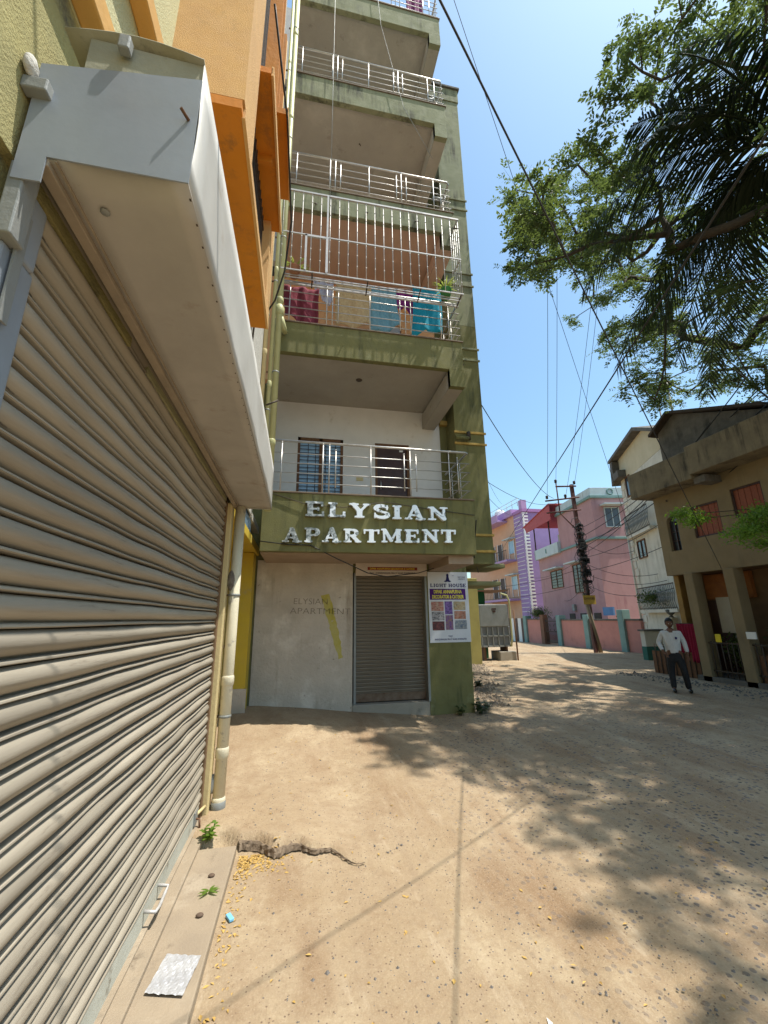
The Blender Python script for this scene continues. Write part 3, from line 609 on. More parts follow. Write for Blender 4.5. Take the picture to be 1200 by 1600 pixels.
P_(MB().box(2.83, 3.0, 7.70, 7.79, 5.64, 5.74), 'band', ochre)
# little stub pipes
for x, z, l in ((3.0, 5.12, .24), (2.80, 11.3, .25), (2.78, 14.6, .12)):
    q = P_(MB().tube([(x-.05, 7.2, z), (x+l, 7.2, z)], .045, 10), 'stub_pipe', olive if z < 6 else gal)
    P_(MB().tube([(x+l, 7.2, z-.03), (x+l, 7.2, z+.14)], .04, 10), 'stub_pipe', dark_iron if z < 6 else gal)
for (x, z) in ((3.22, 7.25), (3.17, 7.0), (3.27, 6.98), (3.28, 6.9), (3.2, 6.72)): P_(MB().ball((x, 7.3, z), .022, 8, (1, .3, 1)), 'hole', dark_iron)
# sunshades sticking out beyond the corner
for (a, b_, c_, d_) in ((3.05, 4.33, 2.62, 2.72), (3.3, 4.2, 2.24, 2.34)):
    s_ = P_(MB().box(a, b_, 8.2, 9.1, c_, d_), 'sunshade', mat('mossy_olive_slab', (.3, .29, .15), (.22, .21, .1), 4, rough=.95, bump=.4), bevel=.03)
P_(MB().box(3.05, 3.3, 8.3, 9, 1.5, 2.25), 'meter_box', dark_iron, bevel=.02)
P_(MB().box(3.03, 3.42, 9.5, 13, -.1, 2.24), 'wall', cream)

# railings
def railing(z, label=None):
    y = YB+.05; xe = XR-.06
    top = P_(MB().tube([(XL+.02, y, z+.84), (xe, y, z+.84), (xe+.04, y+.03, z+.84), (xe+.04, YW-.6, z+.84)], .019, 10), 'railing', steel, label=label)
    for h in (.16, .32, .48, .64): MB().tube([(XL+.02, y, z+h), (xe+.06, y, z+h)], .0085, 8).build('bar', steel, top)
    for h in (.16, .32, .48, .64): MB().tube([(xe+.03, y+.01, z+h), (xe+.03, YW-.6, z+h)], .0085, 8).build('bar', steel, top)
    for x, full in ((-.36, 1), (.27, 1), (.37, 1), (.47, 0), (1.03, 1), (1.58, 0), (1.68, 1), (1.78, 0), (2.35, 1), (2.5, 0)):
        h0, h1 = (.0, .8) if full else (.1, .72)
        MB().tube([(x, y-.018, z+h0), (x, y-.018, z+h1)], .010, 8).ball((x, y-.018, z+h1+.01), .015).build('post', steel, top)
    for yy in (y+.35, y+.75): MB().tube([(xe+.03, yy, z), (xe+.03, yy, z+.8)], .010, 8).build('post', steel, top)
for z in (3.47, 6.47, 9.47, 12.44, 15.32): railing(z)

# security grille hung outside the second balcony
cg = P_(MB().box(XL+.05, 2.70, 5.765, 5.795, 8.95, 8.98), 'security_grille', steel_w, label='white steel cage grille round the second balcony')
gx0, gx1, gy = -.52, 2.68, 5.78
for z in (7.25, 8.02): MB().box(gx0, gx1+.02, gy-.01, gy+.01, z, z+.02).build('rail', steel_w, cg)
for z in (7.18, ): MB().box(gx0, gx1, 6.0, 6.03, z, z+.028).build('rail', steel_w, cg)
for z in (7.25, 7.2): MB().box(gx0, gx1, gy+.1, gy+.115, z, z+.015).build('rail', steel_w, cg)
mbb = MB().tube([(0, 0, 0), (0, 0, 1.7)], .0075, 7)
for z in (.25, .48, .72, 1.0, 1.28, 1.5): mbb.ball((0, 0, z), .013, 7, (1, 1, 1.3))
b0 = mbb.build('bar', steel_w, cg, local=True); k0 = Vector((gx0, gy, 7.26))-ab.location; b0.location = k0
nb = 21
for k in range(1, nb): inst(b0, Vector((gx0+(gx1-gx0)*k/(nb-1), gy, 7.26))-ab.location, cg)
for k in (1, 2, 3): inst(b0, Vector((gx1, gy+.09*k, 7.26))-ab.location, cg)
for z in (7.25, 8.02, 8.95): MB().box(gx1-.012, gx1+.012, gy, 6.08, z, z+.026).build('rail', steel_w, cg)
for x in (.0, .95, 1.9, 2.66):
    MB().tube([(x, gy, 8.75), (x+.03, 6.06, 9.1)], .012, 6).build('strut', dark_iron, cg)
    MB().tube([(x, gy, 7.26), (x, 6.04, 7.18)], .012, 6).build('strut', dark_iron, cg)
MB().box(.22, .25, gy-.02, gy+.01, 7.26, 8.95).build('post', steel_w, cg)
MB().box(-.14, -.105, gy-.02, gy+.01, 7.28, 8.02).box(.215, .255, gy-.022, gy+.012, 7.28, 8.02).box(-.14, .25, gy-.02, gy+.01, 7.99, 8.02).build('hatch_frame', steel_w, cg)

# ---- name letters, each a separate chunky foil-faced letter
foil = bpy.data.materials.new('peeling_foil'); foil.use_nodes = True
t = foil.node_tree; N = t.nodes; L = t.links; b = N['Principled BSDF']; tc = N.new('ShaderNodeTexCoord')
ns = N.new('ShaderNodeTexNoise'); ns.inputs['Scale'].default_value = 5.; ns.inputs['Detail'].default_value = 7; ns.inputs['Distortion'].default_value = 1.5; L.new(tc.outputs['Object'], ns.inputs[0])
oi = N.new('ShaderNodeObjectInfo'); ad = N.new('ShaderNodeVectorMath'); ad.operation = 'ADD'
L.new(tc.outputs['Object'], ad.inputs[0]); L.new(oi.outputs['Location'], ad.inputs[1]); L.new(ad.outputs[0], ns.inputs[0])
sep = N.new('ShaderNodeSeparateXYZ'); L.new(oi.outputs['Location'], sep.inputs[0])
thr = N.new('ShaderNodeMapRange'); thr.inputs[1].default_value = 0.0; thr.inputs[2].default_value = .75; thr.inputs[3].default_value = .30; thr.inputs[4].default_value = .60; L.new(sep.outputs[0], thr.inputs[0])
lt = N.new('ShaderNodeMath'); lt.operation = 'SUBTRACT'; L.new(ns.outputs[0], lt.inputs[0]); L.new(thr.outputs[0], lt.inputs[1])
r1 = N.new('ShaderNodeMapRange'); r1.inputs[1].default_value = 0; r1.inputs[2].default_value = .05; L.new(lt.outputs[0], r1.inputs[0])
n2 = N.new('ShaderNodeTexNoise'); n2.inputs['Scale'].default_value = 26; n2.inputs['Detail'].default_value = 6; L.new(ad.outputs[0], n2.inputs[0])
r2 = N.new('ShaderNodeMapRange'); r2.inputs[1].default_value = .4; r2.inputs[2].default_value = .6; L.new(n2.outputs[0], r2.inputs[0])
m2 = N.new('ShaderNodeMix'); m2.data_type = 'RGBA'; m2.inputs[6].default_value = (.12, .13, .12, 1); m2.inputs[7].default_value = (.42, .43, .41, 1); L.new(r2.outputs[0], m2.inputs[0])
m1 = N.new('ShaderNodeMix'); m1.data_type = 'RGBA'; m1.inputs[6].default_value = (.86, .88, .9, 1); L.new(m2.outputs[2], m1.inputs[7]); L.new(r1.outputs[0], m1.inputs[0])
L.new(m1.outputs[2], b.inputs['Base Color']); b.inputs['Roughness'].default_value = .28; b.inputs['Metallic'].default_value = .15; b.inputs['Specular IOR Level'].default_value = .8
ns_root = P_(MB().box(-.1, -.09, YB-.004, YB-.002, 2.7, 2.71), 'name_sign', olive, label='two rows of peeling silver letters reading ELYSIAN APARTMENT')
def letters(word, x_start, x_end, z_l, z_r, h):
    info = [glyph_mesh(c) for c in word]; wid = [g_[2] for g_ in info]; gap = .13; tot = sum(wid)+gap*(len(word)-1); sx = (x_end-x_start)/tot
    x = x_start
    for k, (V, F, W_) in enumerate(info):
        zz = z_l+(z_r-z_l)*k/(len(word)-1); an = random.uniform(-.03, .03); hh = h*random.uniform(.96, 1.04)
        dep = .05+random.uniform(0, .01)
        mb = MB(); mb.add([(v[0]*sx+v[1]*hh*an, -(v[2]+.5)*dep, v[1]*hh) for v in V], F)
        o = mb.build('letter', foil, ns_root, local=True); o.location = Vector((x, YB-.002, zz))-ab.location
        bv = o.modifiers.new('bevel', 'BEVEL'); bv.width = .006; bv.segments = 2; bv.limit_method = 'ANGLE'; bv.angle_limit = .9
        x += (W_+gap)*sx
letters('ELYSIAN', .03, 2.25, 3.09, 3.09, .22)
letters('APARTMENT', -.29, 2.36, 2.69, 2.735, .205)

# scratched writing on the grey wall and a yellow smear
ink = mat('scratched_pencil', (.12, .10, .08), (.26, .22, .18), 26)
mbg = MB(); Rg = Matrix.Rotation(.02, 3, 'Y')
put_text(mbg, 'ELYSIAN', .145, -.12, 7.2985, 1.86, 'LEFT', 1.1, Rg, -.0025); put_text(mbg, 'APARTMENT', .145, -.17, 7.2985, 1.70, 'LEFT', 1.25, Rg, -.0025)
mbg.build('scratched_lettering', ink, ab)
def smear():
    rng = random.Random(5); mb = MB(); n = 22; pl = []
    for i in range(n): t_ = i/(n-1); pl.append((.40+.30*t_+rng.uniform(-.012, .012)-.06*(1-.5*t_), 2.0-1.05*t_))
    for i in range(n-1, -1, -1): t_ = i/(n-1); pl.append((.40+.30*t_+rng.uniform(-.012, .012)+.095*(1-.35*t_)*(1 if t_ < .9 else .6), 2.0-1.05*t_+.03))
    vs = [(a, 7.2975, b_) for a, b_ in pl]; mb.add(vs, [tuple(range(len(vs)))]); return mb
smear().build('yellow_smear', mat('thin_yellow_wash', (.42, .36, .06), (.46, .41, .17), 7, rough=.95, bump=.4, stain=(9, (.47, .42, .33), .62, .06)), ab)

# shop sign tucked under the name band
sg = thing('shop_sign', 'white shop sign board with a red lettered band above the narrow shutter', 'sign', (1.6, 7.2, 2.4))
MB().box(.94, 2.24, 7.20, 7.23, 2.335, 2.62).build('board', mat('dusty_sign_white', (.55, .46, .38), (.48, .4, .33), 5), sg)
MB().box(1.15, 2.06, 7.194, 7.2, 2.435, 2.49).build('band', mat('red_print', (.22, .03, .02), (.2, .03, .02), 5), sg)
put_text(MB(), 'DIPAK ANNAPURNA DECORATOR & CATERER', .050, 1.6, 7.192, 2.445, sx=.78).build('lettering', mat('yellow_print', (.75, .6, .05), (.7, .55, .05), 5), sg)
put_text(MB(), 'Regd. : ANANDANAGAR, MEA ST ROAD, KHARAGPUR', .044, 1.6, 7.192, 2.37, sx=.78).build('lettering', mat('dark_print', (.05, .03, .04), (.06, .04, .04), 5), sg)
# light house poster
ps = thing('poster', 'white printed LIGHT HOUSE decorator and caterer poster on the green pillar', 'poster', (2.65, 7.27, 1.2))
MB().box(2.275, 3.045, 7.274, 7.281, 1.175, 2.42).build('sheet', mat('poster_white', (.62, .64, .68), (.56, .58, .62), 3, rough=.5, bump=.03), ps)
navy = mat('navy_print', (.02, .02, .12), (.02, .02, .1), 5); vio = mat('violet_print', (.07, .01, .16), (.06, .01, .13), 5)
mb = MB(); xx = 2.315; wd = 'LIGHT HOUSE'; tw = sum(.5 if c == ' ' else glyph_mesh(c)[2]+.1 for c in wd); sx_ = .70/tw
for c in wd:
    if c == ' ': xx += .5*sx_; mb.build('lettering', navy, ps); mb = MB(); continue
    V, F, W_ = glyph_mesh(c); mb.add([(xx+v[0]*sx_, 7.2715+v[2]*.002, 2.145+v[1]*.062) for v in V], F); xx += (W_+.1)*sx_
mb.build('lettering', navy, ps)
MB().box(2.30, 2.99, 7.2715, 7.274, 1.92, 2.115).build('banner', vio, ps)
yp = mat('poster_yellow', (.72, .66, .1), (.68, .6, .1), 5)
put_text(MB(), 'DIPAK ANNAPURNA', .088, 2.645, 7.2695, 2.033, sx=.66, bold=.003).build('lettering', yp, ps)
put_text(MB(), 'DECORATOR & CATERER', .088, 2.645, 7.2695, 1.94, sx=.60, bold=.003).build('lettering', yp, ps)
put_text(MB(), 'Regd.', .04, 2.66, 7.2715, 1.272, sx=.9).build('lettering', navy, ps)
put_text(MB(), 'ANANDANAGAR, MEA ST ROAD, KHARAGPUR', .043, 2.66, 7.2715, 1.215, sx=.66).build('lettering', navy, ps)
put_text(MB(), 'PARTY HOUSE', .028, 2.93, 7.2715, 2.32, sx=.8).build('lettering', navy, ps)
put_text(MB(), 'CONTRACTS', .028, 2.93, 7.2715, 2.28, sx=.8).build('lettering', navy, ps)
put_text(MB(), 'Since', .018, 2.76, 7.2715, 2.35).build('lettering', navy, ps)
lh = MB().prism([(2.58, 2.25), (2.62, 2.27), (2.635, 2.34), (2.63, 2.37), (2.655, 2.395), (2.68, 2.37), (2.675, 2.34), (2.69, 2.27), (2.725, 2.25), (2.69, 2.235), (2.65, 2.245), (2.62, 2.235)], lambda a, b_, d: (a, d, b_), 7.2715, 7.274); lh.build('lighthouse_emblem', navy, ps)
pc = [((2.32, 1.72, .235, .165), (.35, .04, .03), (.45, .38, .3)), ((2.325, 1.555, .235, .155), (.05, .05, .06), (.5, .48, .5)), ((2.33, 1.385, .225, .155), (.015, .012, .02), (.2, .05, .05)),
      ((2.575, 1.66, .145, .23), (.03, .02, .1), (.28, .16, .5)), ((2.58, 1.39, .14, .255), (.12, .03, .3), (.3, .2, .1)),
      ((2.745, 1.735, .225, .15), (.35, .22, .08), (.42, .40, .3)), ((2.75, 1.575, .22, .14), (.35, .08, .02), (.4, .3, .25)), ((2.755, 1.40, .225, .155), (.05, .1, .2), (.4, .4, .36))]
for k, ((a, b_, w_, h_), c1, c2_) in enumerate(pc):
    m_ = mat('poster_photo_%d' % k, c1, c2_, 16, amt=.6, rough=.5, bump=0, stain=(24, tuple(v*.25 for v in c1), .56, .05), stretch=(1, 1, 1.5))
    MB().box(a, a+w_, 7.2715, 7.274, b_, b_+h_).build('photo', m_, ps)

# ---- washing and plants on the second balcony
def cloth(name, label, cat, x0_, x1_, z0_, z1_, y, m, seed, fold=.035, group=None):
    rng = random.Random(seed); nx, nz = 26, 14; vs = []; ph = rng.random()*6; f1 = rng.uniform(5, 8); sl = rng.choice((-1.6, -1, 1, 1.5))
    for j in range(nz+1):
        for i in range(nx+1):
            u, v = i/nx, j/nz
            xx_ = x0_+(x1_-x0_)*u+.03*math.sin(v*4+ph)*(1-v); yy = y+fold*(1-.6*v)*math.sin(u*f1*2+ph+v*1.5)+.012*math.sin(u*29+ph)
            zz = z0_+(z1_-z0_)*v+(1-v)*(.05*math.sin(u*7+ph)+.14*sl*(u-.5))-.05*abs(math.sin(u*PI*2))*v; xx_ += .05*(1-v)*(u-.5)*sl
            vs.append((xx_, yy, zz))
    mb = MB(); mb.add(vs, [(j*(nx+1)+i, j*(nx+1)+i+1, (j+1)*(nx+1)+i+1, (j+1)*(nx+1)+i) for j in range(nz) for i in range(nx)], True)
    o = mb.build(name, m, recalc=False); s_ = o.modifiers.new('t', 'SOLIDIFY'); s_.thickness = .004
    return tag(o, label, cat, group)
G_ = 'washing on the second balcony'
clm = lambda n, c, c2, s=9: mat(n, c, c2, s, rough=.95, bump=.3, bscale=30)
cloth('hanging_cloth', 'maroon cloth draped inside the left end of the second balcony', 'cloth', -.5, .14, 6.55, 7.32, 6.17, clm('maroon_cloth', (.22, .04, .06), (.17, .03, .05)), 1, group=G_)
cloth('hanging_cloth', 'white cloth with a violet corner hanging above the maroon cloth', 'cloth', .02, .42, 7.62, 8.05, 6.75, clm('pale_cloth', (.5, .48, .55), (.44, .42, .5)), 2, group=G_)
cloth('hanging_cloth', 'beige patterned garment hanging third from the left', 'cloth', .48, 1.18, 7.15, 8.12, 6.8, clm('beige_cloth', (.6, .45, .25), (.45, .3, .15), 22), 3, group=G_)
cloth('hanging_cloth', 'blue grey tunic hanging at the middle of the washing line', 'cloth', 1.16, 1.70, 7.12, 8.15, 6.8, clm('bluegrey_cloth', (.12, .28, .36), (.2, .35, .4), 26), 4, group=G_)
cloth('hanging_cloth', 'purple cloth hanging between the blue tunic and the teal sheet', 'cloth', 1.66, 2.14, 7.7, 8.18, 6.85, clm('purple_cloth', (.25, .03, .2), (.2, .02, .16)), 5, group=G_)
cloth('hanging_cloth', 'bright teal sheet hanging at the right end of the washing line', 'cloth', 2.02, 2.62, 7.1, 8.22, 6.7, clm('teal_cloth', (.01, .27, .38), (.01, .22, .31)), 6, group=G_)
cloth('door_curtain', 'grey green curtain in the doorway behind the beige garment', 'curtain', .75, 1.25, 6.46, 7.6, 7.72, clm('curtain_cloth', (.2, .24, .2), (.15, .18, .15)), 7)
tag(MB().tube([(-.5, 6.8, 8.12), (1, 6.8, 8.1), (2.65, 6.75, 8.2)], .006, 5).build('washing_line', white_p), 'thin washing line stretched across the second balcony', 'washing line')
def pot_plant(x, y, z, seed, label, potm):
    t_ = thing('potted_plant', label, 'potted plant', (x, y, z))
    MB().lathe([(0, 0), (.075, 0), (.10, .15), (.11, .16), (.105, .175), (.09, .17), (0, .16)], (x, y, z), 16).build('pot', potm, t_)
    rng = random.Random(seed)
    for k in range(34):
        a = rng.random()*2*PI; l = rng.uniform(.18, .34); e = rng.uniform(.2, 1.3); mb = MB(); vs = []
        for i in range(6):
            t2 = i/5; r_ = l*t2*math.cos(e*(1-.3*t2)); h_ = .17+l*t2*math.sin(e)-.22*t2*t2*l*2; w_ = .012*math.sin(PI*min(.98, t2*.9+.1))
            for s_ in (-1, 1): vs.append((x+r_*math.cos(a)-s_*w_*math.sin(a), y+r_*math.sin(a)+s_*w_*math.cos(a), z+h_))
        mb.add(vs, [(2*i, 2*i+1, 2*i+3, 2*i+2) for i in range(5)], True); mb.build('leaf', mat('variegated_leaf', (.3, .36, .06), (.5, .52, .2), 9, rough=.5, bump=0, trans=((.4, .5, .1), .3)), t_)
pot_plant(2.42, 5.92, 7.26, 1, 'spiky variegated plant in a green pot at the right end of the cage grille', mat('green_plastic', (.04, .2, .05), (.03, .16, .04), 5, rough=.5))
pot_plant(-.30, 5.92, 7.26, 2, 'spiky variegated plant in a brown pot at the left end of the cage grille', mat('terracotta', (.35, .16, .09), (.28, .13, .07), 5))
tag(MB().box(-.1, .2, 6.3, 6.5, 12.45, 12.65).build('storage_tub', mat('faded_green_plastic', (.3, .38, .3), (.25, .33, .26), 4), bevel=.02), 'pale green tub on the fourth balcony floor behind the railing', 'tub')
tag(MB().ball((.62, 6.35, 12.54), .14, 12, (1.3, 1, .6)).build('washing_basin', mat('blue_plastic', (.08, .2, .35), (.07, .17, .3), 4, rough=.5)), 'blue basin on the fourth balcony floor behind the railing', 'basin')
cloth('hanging_cloth', 'dark magenta cloth hanging at the right end of the topmost balcony', 'cloth', 2.1, 2.55, 15.5, 17.2, 6.6, clm('magenta_cloth', (.2, .04, .14), (.16, .03, .1)), 9)
# ------------------------------------------------------------------ kerbside things beyond the green building
eb = thing('transformer_box', 'grey sheet metal electrical cabinet standing past the green building', 'electrical cabinet', (7.45, 15.3, .4))
MB().box(6.75, 7.98, 15.2, 15.9, 1.24, 2.08).build('cabinet', gal, eb, bevel=.03)
lo_ = MB().box(6.78, 7.95, 15.26, 15.9, .5, 1.235).build('lower_panel', mat('grey_louvre_sheet', (.22, .23, .24), (.17, .18, .19), 4, rough=.6), eb)
for k in range(6): MB().box(6.8+k*.225, 6.83+k*.225, 15.2, 15.26, .5, 1.22).build('rib', gal, lo_)
MB().box(6.75, 7.98, 15.2, 15.26, .88, .93).build('rail', gal, lo_); MB().box(6.75, 7.98, 15.2, 15.26, .5, .56).build('rail', gal, lo_)
MB().tube([(7.98, 15.2, .5), (8.04, 15.2, .8), (8.04, 15.2, 2.2), (7.96, 15.2, 2.42), (7.7, 15.2, 2.5)], .035, 8).build('conduit', pvc_g, eb)
MB().box(7.28, 7.46, 15.19, 15.2, 1.88, 1.93).box(7.31, 7.43, 15.19, 15.2, 1.78, 1.85).build('warning_mark', maroon, eb)
for x in (6.9, 7.8): MB().box(x, x+.08, 15.3, 15.8, 0, .5).build('leg', rust, eb)
tag(MB().box(7.45, 8.12, 15.1, 15.9, -.05, .33).build('plinth', conc, bevel=.02), 'low concrete plinth under the right end of the electrical cabinet', 'plinth')
tag(MB().tube([(8.13, 15.05, 0), (8.11, 15.05, 1.85)], .03, 8).build('iron_post', rust), 'rusty iron post at the right corner of the electrical cabinet', 'post')
tag(MB().box(5.85, 6.36, 14.3, 15.0, -.1, 3.0).build('gate_pillar', mat('mustard_olive_plaster', (.36, .31, .1), (.3, .26, .09), 3, rough=.9), bevel=.02), 'mustard olive pillar between the green building and the electrical cabinet', 'pillar')
tag(MB().box(6.5, 7.5, 16.2, 17.2, 0, 2.9).build('kiosk', mat('green_tarpaulin', (.02, .12, .04), (.015, .09, .03), 3), bevel=.03), 'dark green covered kiosk behind the electrical cabinet', 'kiosk')
tag(MB().box(6.4, 8.3, 15.7, 17.3, 2.62, 2.67).build('kiosk_roof', rust), 'flat rusty sheet roof above the green kiosk', 'roof')

# ------------------------------------------------------------------ pink boundary wall with gate
bw = thing('boundary_wall', 'long salmon pink boundary wall with turquoise pillars in front of the pink house', 'wall', (14.5, 20, 0))
MB().box(14.5, 14.7, 15.9, 21.6, -.1, 1.36).build('wall_panel', pinkwall, bw); MB().box(14.5, 14.7, 23.6, 25.2, -.1, 1.4).build('wall_panel', pinkwall, bw)
MB().box(14.46, 14.74, 15.9, 21.6, 1.36, 1.44).build('coping', conc_d, bw); MB().box(14.46, 14.74, 23.6, 25.2, 1.4, 1.48).build('coping', conc_d, bw)
for y in (16.75, 19.2, 21.55, 25.2): MB().box(14.38, 14.8, y, y+.35, -.1, 1.85 if y < 17 else 1.65).build('pillar', teal_p, bw, bevel=.02)
MB().box(14.44, 14.76, 23.3, 23.65, -.1, 1.7).build('pillar', mat('brown_pillar', (.2, .1, .06), (.15, .08, .05), 4), bw)
gt = thing('iron_gate', 'dark ornamental iron gate in the pink boundary wall', 'gate', (14.55, 22.6, 0))
for y0_ in (21.92, 22.62):
    lf = MB().box(14.54, 14.57, y0_, y0_+.66, .1, .14).build('leaf', dark_iron, gt)
    for z in (.7, 1.3): MB().box(14.54, 14.57, y0_, y0_+.66, z, z+.04).build('rail', dark_iron, lf)
    for k in range(7): MB().tube([(14.555, y0_+.03+k*.1, .1), (14.555, y0_+.03+k*.1, 1.55+.1*math.sin(k))], .014, 5).build('bar', dark_iron, lf)
    MB().tube([(14.555, y0_+.33+.2*math.cos(a/3), .95+.22*math.sin(a/3)) for a in range(20)], .014, 5).build('scroll', dark_iron, lf)
stw = thing('striped_wall', 'low wall painted in white and maroon upright stripes at the far end of the lane', 'wall', (14.6, 27.2, 0))
for k in range(9): MB().box(14.5, 14.7, 25.6+k*.42, 26.02+k*.42, -.1, 1.5).build('stripe_panel', white_p if k % 2 else maroon, stw)
def bush(name, label, c, r, n, m, seed, leafs=.07, cat='bush', parent=None):
    rng = np.random.default_rng(seed); d = rng.normal(size=(n, 3)); d /= np.linalg.norm(d, axis=1)[:, None]
    p = np.array(c)+d*np.array(r)*(rng.random((n, 1))**.4)*(.75+.35*np.sin(d[:, :1]*5+d[:, 1:2]*7))
    o = leaf_quads(name, p, leafs, m, rng, parent)
    if parent is None: tag(o, label, cat)
    return o
def leaf_quads(name, p, s, m, rng, parent=None, asp=.45, kind=None):
    n = len(p); a = rng.normal(size=(n, 3)); a /= np.linalg.norm(a, axis=1)[:, None]
    b = np.cross(a, rng.normal(size=(n, 3))); b /= np.linalg.norm(b, axis=1)[:, None]
    ss = s*(.6+.8*rng.random((n, 1)))
    V = np.stack([p-a*ss*.5, p+b*ss*asp*.5, p+a*ss*.5, p-b*ss*asp*.5], 1).reshape(-1, 3)
    if parent is not None: V = V-np.array(parent.matrix_basis.translation)
    return np_mesh(name, V, np.arange(n*4).reshape(-1, 4), m, parent, kind)
bush('climber_bush', 'dark green bush spilling over the gate pillar of the pink boundary wall', (14.8, 24.2, 1.8), (.6, 1.1, .5), 2600, leaf, 2)

# ------------------------------------------------------------------ pink house (local axes: x along the right-hand face, y back along the lane)
def R_(deg): return -math.radians(deg)
ph = thing('pink_house', 'two storey dusty pink house with a turquoise cornice and a red awning', 'house', (16.31, 20.05, 0), R_(9.6))
lb = lambda mb, n, m, par=ph, **k: mb.build(n, m, par, local=True, **k)
lb(B(0, 9, 0, 4.5, -.1, 8.2), 'wall', pink)
lb(B(.0, 9, 4.5, 8.3, -.1, 5.85), 'wall', pink); lb(B(2.2, 9, 4.5, 8.3, 5.85, 8.2), 'wall', tan_d)
lb(B(-.12, 9, -.12, 4.6, 8.2, 8.36), 'cornice', teal_p, bevel=.02); lb(B(-.03, 9, -.03, 4.5, 8.36, 8.85), 'parapet', pale_bl, bevel=.02)
lb(B(-.10, 9, -.10, 4.6, 5.78, 5.92), 'cornice', teal_p, bevel=.02)
lb(B(-.25, .0, 4.4, 8.35, 5.72, 6.45), 'balcony_parapet', pale_bl, bevel=.02); lb(B(-.25, 2.2, 8.2, 8.35, 5.72, 6.45), 'balcony_parapet', pale_bl)
lb(MB().prism([(4.35, 9.0), (4.35, 7.95), (8.8, 7.95), (9.2, 8.55)], lambda a, b, d: (d, a, b), -.55, -.5), 'awning', redroof)
lb(MB().prism([(4.3, 9.1), (9.4, 8.5), (9.4, 8.45), (4.3, 9.05)], lambda a, b, d: (d, a, b), -.6, 3), 'awning_roof', redroof)
for y in (5.6, 8.25): lb(MB().tube([(-.15, y, 6.4), (-.15, y, 8.6)], .05, 8), 'post', dark_iron)
lb(B(2.15, 2.2, 5.2, 6.1, 5.9, 7.7), 'door', dark_iron); lb(B(1.5, 1.55, 6.3, 7.9, 6.8, 7.6), 'hanging_sheet', pale_bl)
lb(B(-.30, -.25, 6.2, 6.3, 5.95, 6.25), 'motif', teal_p)
def win(par, face, a0, a1, z0_, z1_, fm, gm, nx=2, nz=1, shade=None, depth=.1, barsn=0):
    """window on local face 'L' (x=0) or 'R' (y=0); pane recessed visually by a proud frame"""
    def bb(a, b, d0, d1, z_, zz): return B(-d1, -d0, a, b, z_, zz) if face[0] == 'L' else B(a, b, -d1, -d0, z_, zz)
    w_ = bb(a0, a1, -.02, .012, z0_, z1_).build('window', gm, par, local=True)
    fw = .05
    for (p_, q_, r_, s_) in [(a0-fw, a0, z0_-fw, z1_+fw), (a1, a1+fw, z0_-fw, z1_+fw), (a0, a1, z1_, z1_+fw), (a0, a1, z0_-fw, z0_)]+[(a0+(a1-a0)*k/nx-.02, a0+(a1-a0)*k/nx+.02, z0_, z1_) for k in range(1, nx)]+[(a0, a1, z0_+(z1_-z0_)*k/nz-.02, z0_+(z1_-z0_)*k/nz+.02) for k in range(1, nz)]:
        bb(p_, q_, .0, .045, r_, s_).build('frame', fm, w_, local=True)
    for k in range(1, barsn): z_ = z0_+(z1_-z0_)*k/barsn; bb(a0, a1, .05, .06, z_-.008, z_+.008).build('bar', dark_iron, w_, local=True)
    if shade: bb(a0-.25, a1+.25, 0, shade, z1_+.12, z1_+.2).build('sunshade', pale_bl, w_, local=True)
    return w_
win(ph, 'R', .72, 1.5, 6.52, 7.6, pale_bl, glass_d, 2, 1, .5)
win(ph, 'L', 4.7, 6.4, 3.5, 4.6, rust, glass_d, 2, 2, .5, barsn=6); win(ph, 'L', 2.1, 3.1, 3.0, 4.65, rust, glass_d, 2, 2, .5, barsn=8)
lb(MB().tube([(1.17+.17*math.cos(a/3), -.05, 8.6+.17*math.sin(a/3)) for a in range(20)], .04, 6), 'ring_motif', teal_p)
lb(B(-.1, 9, -.1, 8.3, -.1, .35), 'base_wall', pinkwall)
for (y, z) in ((.6, 1.6), (2.2, 1.6), (3.6, 1.6)): lb(B(-.04, .0, y, y+.7, 1.1, 1.75), 'window', dark_iron)
tag(B(14.9, 15.0, 17.9, 18.6, 1.6, 2.0).build('name_board', mat('blue_board', (.12, .25, .45), (.1, .2, .38), 4)), 'blue board leaning above the pink boundary wall beside the power pole', 'board')
tag(MB().ball((14.9, 17.5, 1.55), .16, 10, (1, 1.3, .6)).build('flower_pot', mat('terracotta', (0, 0, 0))), 'reddish pot on the pink boundary wall right of the power pole', 'pot')

lb(B(-.16, -.01, 3.3, 3.6, 1.9, 2.3), 'meter_box', gal, bevel=.01)
# ------------------------------------------------------------------ purple house
pu = thing('purple_house', 'purple and peach house with white stripes and a stepped white corner strip', 'house', (15.4, 26, 0))
pb = lambda mb, n, m, **k: mb.build(n, m, pu, **k)
pb(B(15.4, 22, 26, 27.35, -.1, 8.9), 'wall', purple)
pb(B(15.4, 22, 27.35, 36, -.1, 8.9), 'wall', peachp); pb(B(15.2, 22, 27.3, 36, 8.9, 9.4), 'parapet', lilac); pb(B(15.3, 22, 25.9, 27.3, 8.88, 9.1), 'cornice', mat('pinkish_purple', (.4, .2, .42), (.36, .18, .38), 3))
pb(B(15.3, 15.7, 25.9, 26.3, 9.1, 9.75), 'post', lilac)
for k in range(24): pb(B(15.385, 15.4, 26.3, 27.3, 1.9+k*.29, 1.935+k*.29), 'stripe', white_p)
for k in range(30): pb(B(15.33, 15.75, 25.94, 26.0, 1.9+k*.235, 2.02+k*.235), 'step_block', white_p)
pb(B(15.36, 15.46, 25.93, 26.0, 1.8, 8.8), 'strip', white_p)
